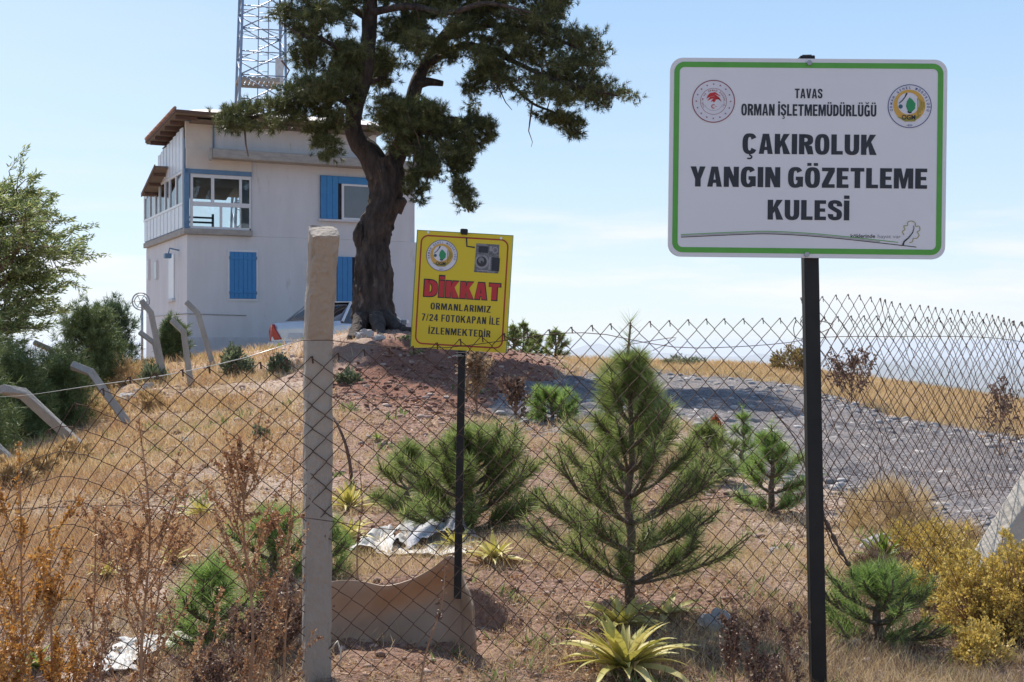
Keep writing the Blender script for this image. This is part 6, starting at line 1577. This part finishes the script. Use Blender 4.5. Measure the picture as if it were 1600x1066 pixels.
def build_big_sign():
    Y = 4.2; k = Y/F_PX; c = at(1261.5, 247.5, Y)
    root = empty('information_sign', c, 'large white sign with green border on a black post, announcing the fire watch tower', 'sign', rot=(0, R(.72), R(-1.2)))
    alu = surf('sign_white_face', (.69, .68, .70), (.645, .635, .665), rough=.45, scale=1.5, bump=.03, bscale=4, spots=(9, .73, (.44, .42, .44)))
    W, H = 431*k/2, 311*k/2
    P = rrect(-W, W, -H, H, 20*k); MB().prism(P, lambda a, b, t: (a, t, b), -.0018, .0018).build('board', alu, root)
    lip = rrect(-W, W, -H, H, 20*k); lip2 = rrect(-W+.012, W-.012, -H+.012, H-.012, 20*k-.012)
    mb = MB(); n = len(lip); mb.v = [(a, .0019, b) for a, b in lip]+[(a, .012, b) for a, b in lip]+[(a, .012, b) for a, b in lip2]
    for i in range(n): j = (i+1) % n; mb.f += [(i, j, n+j, n+i), (n+i, n+j, 2*n+j, 2*n+i)]; mb.m += [0, 0]; mb.sm += [False]*2
    mb.build('folded_edge', surf('bare_aluminium', (.42, .42, .44), (.36, .36, .38), rough=.4, metal=.7), root)
    S = Sign(root, 1261.5, 247.5, k)
    o = [(a/k+1261.5, 247.5-b/k) for a, b in rrect(-W+10*k, W-10*k, -H+7*k, H-7*k, 15*k)]
    P = rrect(-W+10.5*k, W-10.5*k, -H+10.5*k, H-10.5*k, 12*k)
    S.strip([(a/k+1261.5, 247.5-b/k) for a, b in P], 8.4, GREEN, 'border', 1, closed=True)
    for b_, u, vb, w, h, st, br in (('TAVAS', 1262, 154, 43, 15, .20, .16), ('ORMAN İŞLETMEMÜDÜRLÜĞÜ', 1262.5, 181.5, 210, 18, .20, .16), ('ÇAKIROLUK', 1264, 241.5, 208, 31.5, .25, .18), ('YANGIN GÖZETLEME', 1263.5, 293.5, 368, 31.5, .25, .18), ('KULESİ', 1264, 344, 127, 31, .25, .18)):
        block_text(S, b_, u, vb, w, h, INK, s=st, b=br)
    S.text('köklerinde', 1349, 371, 38, 6, INK, bold=.015); S.text('hayat var', 1390, 371, 36, 5.5, GREYI)
    forest_emblem(S, 1419, 165, 34)
    u, v, r = 1114, 160, 33.5
    e = S.disc(u, v, r, WHT, 'emblem', 1)
    S.ring(u, v, r*.955, r, PINKR, 'rim', 2, e); S.ring(u, v, r*.60, r*.62, PINKR, 'inner_ring', 2, e); S.ring(u, v, r*.425, r*.44, GREYI, 'inner_ring', 2, e, a0=110, a1=250)
    for q in range(16):
        a = 2*math.pi*q/16; cu, cv = u+r*.80*math.sin(a), v-r*.80*math.cos(a)
        S.shape([(cu+(r*.055 if i % 2 == 0 else r*.024)*math.sin(math.pi*i/5), cv-(r*.055 if i % 2 == 0 else r*.024)*math.cos(math.pi*i/5)) for i in range(10)], PINKR, 'star', 2, e)
    S.ring_text('TARIM VE ORMAN BAKANLIĞI', u, v, r*.47, r*.085, -125, 125, PINKR, 2, e)
    for q, (a, b_, w) in enumerate(((-.30, -.36, .09), (-.33, -.27, .10), (-.28, -.17, .10), (-.12, -.12, .09))):
        S.strip([(u+a*r, v+(b_+.14)*r), (u+(a+.14)*r, v+(b_+.02)*r), (u+(a+.36)*r, v+(b_-.03)*r), (u+min(a+.62, .36)*r, v+(b_+.12)*r)], [.02*r, w*r, w*r, .02*r], REDI, 'red_band', 3, e)
    S.shape([(u-.08*r, v-.06*r), (u+.12*r, v-.06*r), (u+.02*r, v+.06*r)], REDI, 'red_point', 3, e)
    S.ring(u+.0*r, v+.24*r, r*.06, r*.10, REDI, 'crescent', 3, e, a0=140, a1=400, n=24); S.disc(u+.12*r, v+.24*r, r*.025, REDI, 'small_star', 3, e, n=5)
    def wav(o_): return [(x, 373+o_-9.5*math.sin(math.pi*min(max((x-1066)/250, 0), 1)*.5)*1 + (0 if x < 1190 else ((x-1190)/242)**1.25*21)) for x in np.linspace(1066, 1432, 40)]
    S.strip(wav(0), 1.2, INK, 'ground_line', 2); S.strip([(x, y) for x, y in wav(-4) if x < 1405], 1.1, GREEN, 'ground_line', 2); S.strip([(x, y) for x, y in wav(-2) if x < 1380], .9, GREYI, 'ground_line', 2)
    S.strip([(1411, 382), (1413, 376), (1420, 370), (1426, 362), (1428, 355), (1427, 351)], [2.6, 2.4, 1.8, 1.5, 1.2, .7], INK, 'tree_mark', 3)
    cl = [(1413, 366), (1410, 361), (1414, 357), (1412, 352), (1418, 351), (1418, 346), (1424, 344), (1430, 347), (1430, 352), (1436, 352), (1437, 358), (1433, 361), (1436, 366), (1432, 371), (1427, 371), (1426, 376), (1421, 378)]
    q = polyline([(a, b_, 0, 0) for a, b_ in cl], 60)[:, :2]; S.strip([tuple(x) for x in q], 1.1, OLIVE, 'tree_mark', 3)
    bl = surf('zinc_bolt', (.35, .34, .36), metal=.6, rough=.4)
    for v_ in (99, 398):
        m = MB(); m.prism([(4.2*k*math.cos(a), 4.2*k*math.sin(a)) for a in np.linspace(0, 2*math.pi, 7)[:-1]], lambda a, b_, t: (a+2*k*0+(1262-1261.5)*k, t, b_-(v_-247.5)*k), -.010, -.0021); m.build('bolt', bl, root)
    # the post: square tube, standing in the soil
    Rm = Matrix.Rotation(R(-.72), 3, 'Y') @ Matrix.Rotation(R(1.2), 3, 'Z')
    w1 = at(1259.5, 89, Y+.038)-c; w2 = at(1280, 1160, Y+.038)-c
    a, b_ = Rm @ w1, Rm @ w2; MB().bar(b_, a, .049, .049).build('post', BLACKP, root, bevel=.003)
    d = (a-b_).normalized(); MB().bar(a+d*.0005, a+d*.004, .030, .030).build('post_cap', BLACKP, root)
build_big_sign()

def yellow_sign():
    Y = 4.47; k = Y/F_PX; c = at(721.5, 456, Y); tilt = R(3.4)
    root = empty('warning_sign', c, 'yellow warning sign with red border on a thin black pole behind the mesh', 'sign', rot=(0, tilt, R(-1)))
    yel = surf('sign_yellow_face', (.66, .50, .022), (.60, .455, .02), rough=.45, scale=2.5, bump=.03, bscale=4, spots=(14, .72, (.48, .36, .05)))
    W, H = 148.5*k/2, 183*k/2
    MB().prism([(-W, -H), (W, -H), (W, H), (-W, H)][::-1], lambda a, b, t: (a, t, b), -.0012, .0012).build('board', [yel], root)
    ed = surf('board_green_edge', (.12, .24, .10), (.09, .18, .08)); e_ = MB(); e_.bb(-W-.003, -W-.0002, -.0014, .006, -H, H); e_.bb(W+.0002, W+.003, -.0014, .006, -H, H); e_.bb(-W-.003, W+.003, -.0014, .006, H+.0002, H+.0025); e_.build('edge_trim', ed, root)
    S = Sign(root, 721.5, 456, k, y0=-.0014)
    P = rrect(-W+6.5*k, W-6.5*k, -H+7*k, H-7*k, 11*k, n=6)
    S.strip([(a/k+721.5, 456-b/k) for a, b in P], 2.3, paint('dark_red_border', (.34, .035, .02)), 'border', 1, closed=True)
    # photo positions turned back by the tilt
    def T(u, v):
        du, dv = u-721.5, v-456; ca, sa = math.cos(tilt), math.sin(tilt); return 721.5+du*ca+dv*sa, 456-du*sa+dv*ca
    u, v = T(721.5, 466); block_text(S, 'DİKKAT', u, v+.8, 120, 27, INK, s=.30, b=.20, layer=1, grow=.9); block_text(S, 'DİKKAT', u, v, 118, 25.4, REDI, s=.29, b=.19, gap=.10, layer=2)
    for b, uc, vb, w, h in (('ORMANLARIMIZ', 719.5, 486.2, 94, 11.3), ('7/24 FOTOKAPAN İLE', 719.5, 504.5, 122, 12), ('İZLENMEKTEDİR', 717.5, 524.5, 97, 11.5)):
        u, v = T(uc, vb); block_text(S, b, u, v, w, h*.93, INK, s=.17, b=.135, gap=.12, space=.30)
    u, v = T(690.5, 399.5); forest_emblem(S, u, v, 24.5)
    # picture of a trail camera
    u, v = T(761, 404.5); pic = S.shape([(u-18, v-23), (u+18, v-23), (u+19, v+22), (u-19, v+22)][::-1], surf('camera_camouflage', (.06, .06, .065), (.20, .20, .21), scale=160, detail=9, rough=.5), 'camera_picture', 1)
    S.shape([(u-14, v-19), (u+1, v-19), (u+1, v-9), (u-14, v-9)][::-1], INK, 'dark_panel', 2, pic); S.disc(u-8, v+5, 11, GREYI, 'lens_ring', 2, pic, n=28); S.disc(u-8, v+5, 8, surf('lens_dark', (.05, .05, .055)), 'lens', 3, pic, n=24); S.disc(u-9, v+3, 4.6, surf('lens_grey', (.22, .22, .23)), 'lens_centre', 4, pic, n=18); S.disc(u-8, v+5.5, 1.8, INK, 'pupil', 5, pic, n=12)
    S.ring(u+12, v-14, 3.2, 5, GREYI, 'small_ring', 2, pic, n=20); S.shape([(u+8, v-3), (u+20, v-2), (u+20, v+19), (u+8, v+18)][::-1], INK, 'dark_panel', 3, pic)
    for a, b, w, h in ((-16, -6, 12, 2), (3, -3, 3, 20), (-15, 18, 18, 2), (2, 19.5, 12, 1.5), (-17, -22, 16, 1.5), (3, -20, 4, 8)): S.shape([(u+a, v+b), (u+a+w, v+b), (u+a+w, v+b+h), (u+a, v+b+h)][::-1], GREYI, 'light_streak', 2, pic)
    S.strip([T(729, 371.5), T(729.5, 385), T(742, 387)], 2.4, INK, 'cable_mark', 2)
    u1, v1 = T(669, 363); u2, v2 = T(783, 372.5)
    for a, b in ((u1, v1), (u2, v2)): S.disc(a, b, 2.0, paint('rivet_white', (.75, .75, .75)), 'rivet', 3, n=12)
    # pole, nearly upright although the board is tilted
    q = Matrix.Rotation(-tilt+R(.9), 3, 'Y')
    top = Vector((0, .010, (456-372)*k)); 
    a = Vector(((725-721.5)*k, .012, (456-358)*k)); b = Vector(((714.5-721.5)*k, .012, (456-936)*k))
    Rm = Matrix.Rotation(-tilt, 3, 'Y'); a, b = Rm @ a, Rm @ b
    MB().bar(b, a, .026, .026).build('pole', BLACKP, root, bevel=.002)
    t = T(728, 372); m = MB(); cc = Rm @ Vector(((725.5-721.5)*k, -.002, (456-362.5)*k)); m.box(cc, (.022, .030, .020)); m.build('clamp', BLACKP, root, bevel=.002)
    # twisted wire that ties the pole to the mesh
    tie = MB(); z = Rm @ Vector(((721-721.5)*k, 0, (456-556)*k))
    tie.tube([z+Vector((.017*math.cos(x)-.0, -.004+.024*math.sin(x), .002*x-.01)) for x in np.linspace(0, 14, 50)], .0012, 5)
    tie.tube([z+Vector((-.045, -.03, -.01)), z+Vector((-.02, -.028, .0)), z+Vector((.0, -.012, .004))], .003, 5)
    tie.build('wire_tie', surf('tie_wire', (.4, .38, .36), metal=.5, rough=.4), root)
    return root
yellow_sign()

# ================================================================ the tan curved plastic sheet and the crumpled ones
def build_shell():
    m, n, l, o = nmat('tan_plastic')
    b = n.new('ShaderNodeBsdfPrincipled'); tr = n.new('ShaderNodeBsdfTranslucent'); ms = n.new('ShaderNodeMixShader'); ms.inputs[0].default_value = .20
    t = n.new('ShaderNodeTexNoise'); t.inputs['Scale'].default_value = 5; t.inputs['Detail'].default_value = 8; r = ramp(n, [(.3, (.26, .17, .105)), (.5, (.38, .28, .19)), (.75, (.48, .38, .28))])
    tc = n.new('ShaderNodeTexCoord'); l.new(tc.outputs['Object'], t.inputs['Vector']); l.new(t.outputs['Fac'], r.inputs[0]); l.new(r.outputs[0], b.inputs['Base Color']); b.inputs['Roughness'].default_value = .6
    tr.inputs[0].default_value = (.66, .36, .14, 1); l.new(b.outputs[0], ms.inputs[1]); l.new(tr.outputs[0], ms.inputs[2]); l.new(ms.outputs[0], o.inputs[0])
    base = on(640, 4.6)
    topc = [(420, 930), (450, 925), (480, 920), (520, 910), (560, 911), (600, 918), (640, 908), (675, 888), (705, 868), (722, 900), (735, 935), (742, 970)]
    q = polyline([(a, b_, 0, 0) for a, b_ in topc], 60)[:, :2]; V = []; nu, nv = 60, 16
    for i in range(nu):
        s = i/(nu-1); u, v = q[i]; Yd = 4.54+.26*math.sin(math.pi*min(s*1.05, 1))**.8-.03*s
        p = at(u, v, Yd); foot = at(u+(8 if s < .8 else 0), 1052-10*s, 4.53+.16*math.sin(math.pi*min(s*1.05, 1)))
        foot.z = gz(foot.x, foot.y)-.05
        for j in range(nv):
            t_ = j/(nv-1); a = foot.lerp(p, t_); a.y += .10*math.sin(math.pi*t_)*math.sin(math.pi*s)+.02*vnoise(s*6, t_*3, 0, 4)
            if t_ > .86 and .2 < s < .85: a.y += (t_-.86)*.12
            V.append(a-base)
    F = [(i*nv+j, (i+1)*nv+j, (i+1)*nv+j+1, i*nv+j+1) for i in range(nu-1) for j in range(nv-1)]
    me = bpy.data.meshes.new('plastic_sheet'); me.from_pydata([tuple(v) for v in V], [], F); me.materials.append(m); me.polygons.foreach_set('use_smooth', [True]*len(F)); me.update()
    o = bpy.data.objects.new('plastic_sheet', me); o.location = base; md = o.modifiers.new('thick', 'SOLIDIFY'); md.thickness = .007; put(o)
    tag(o, 'curved tan plastic sheet standing on edge behind the mesh under the yellow sign pole', 'plastic sheet')
build_shell()
def crumple(pts, Y0, label, seed, mat, lift=.05, n=46):
    """torn crumpled sheet lying on the soil; pts = pixel quad (tl, tr, br, bl)"""
    tl, tr, br, bl = [hit(*p) for p in pts]; base = (tl+tr+br+bl)/4; V = []
    for i in range(n):
        for j in range(n):
            a, b = i/(n-1), j/(n-1)
            ea = a+.05*fbm(b*6, a*2, oct=3, seed=seed); eb = b+.07*fbm(a*7, b*2, oct=3, seed=seed+2)
            p = tl.lerp(tr, ea).lerp(bl.lerp(br, ea), eb)
            r_ = abs(float(fbm(a*1.9, b*1.5, oct=3, seed=seed+4))); r2 = abs(float(vnoise(a*5, b*4, 0, seed+9)))
            z = gz(p.x, p.y)+.012+lift*(r_*1.1+.25*r2)*(.3+.7*min(1, 6*a*(1-a)))
            V.append((p.x-base.x, p.y-base.y, z-base.z))
    F = []
    for i in range(n-1):
        for j in range(n-1):
            a, b = i/(n-1), j/(n-1)
            if float(fbm(a*4+seed, b*5, oct=3, seed=seed+20)) > .62+.5*min(a, 1-a, b, 1-b): continue
            F.append((i*n+j, (i+1)*n+j, (i+1)*n+j+1, i*n+j+1))
    me = bpy.data.meshes.new('torn_sheet'); me.from_pydata(V, [], F); me.materials.append(mat); me.update()
    o = bpy.data.objects.new('torn_sheet', me); o.location = base; md = o.modifiers.new('thick', 'SOLIDIFY'); md.thickness = .003; put(o)
    return tag(o, label, 'torn sheet', 'torn pale sheets lying on the soil')
SHEET = surf('pale_torn_sheet', (.62, .60, .56), (.46, .44, .42), rough=.7, scale=6, bump=.3, bscale=30, spots=(5, .62, (.34, .28, .22)))
crumple([(560, 850), (640, 832), (640, 862), (545, 872)], 0, 'whitish torn sheet lying left of the black pole, left part of the crumpled heap', 1, SHEET, .06)
crumple([(628, 828), (715, 822), (745, 846), (640, 866)], 0, 'greyish crumpled sheet lying beside the black pole, right part of the heap', 5, surf('grey_torn_sheet', (.42, .41, .43), (.32, .31, .33), rough=.7, scale=6, bump=.3, bscale=30), .08)
crumple([(610, 850), (735, 848), (725, 868), (580, 874)], 0, 'dirty white torn strip along the front of the crumpled heap', 8, SHEET, .05)
crumple([(190, 1006), (300, 996), (280, 1022), (175, 1030)], 0, 'bright white torn sheet on the soil between the dry weeds', 11, SHEET, .04)
crumple([(165, 1035), (215, 1030), (215, 1056), (140, 1058)], 0, 'small dirty white torn sheet at the bottom left', 14, SHEET, .03)
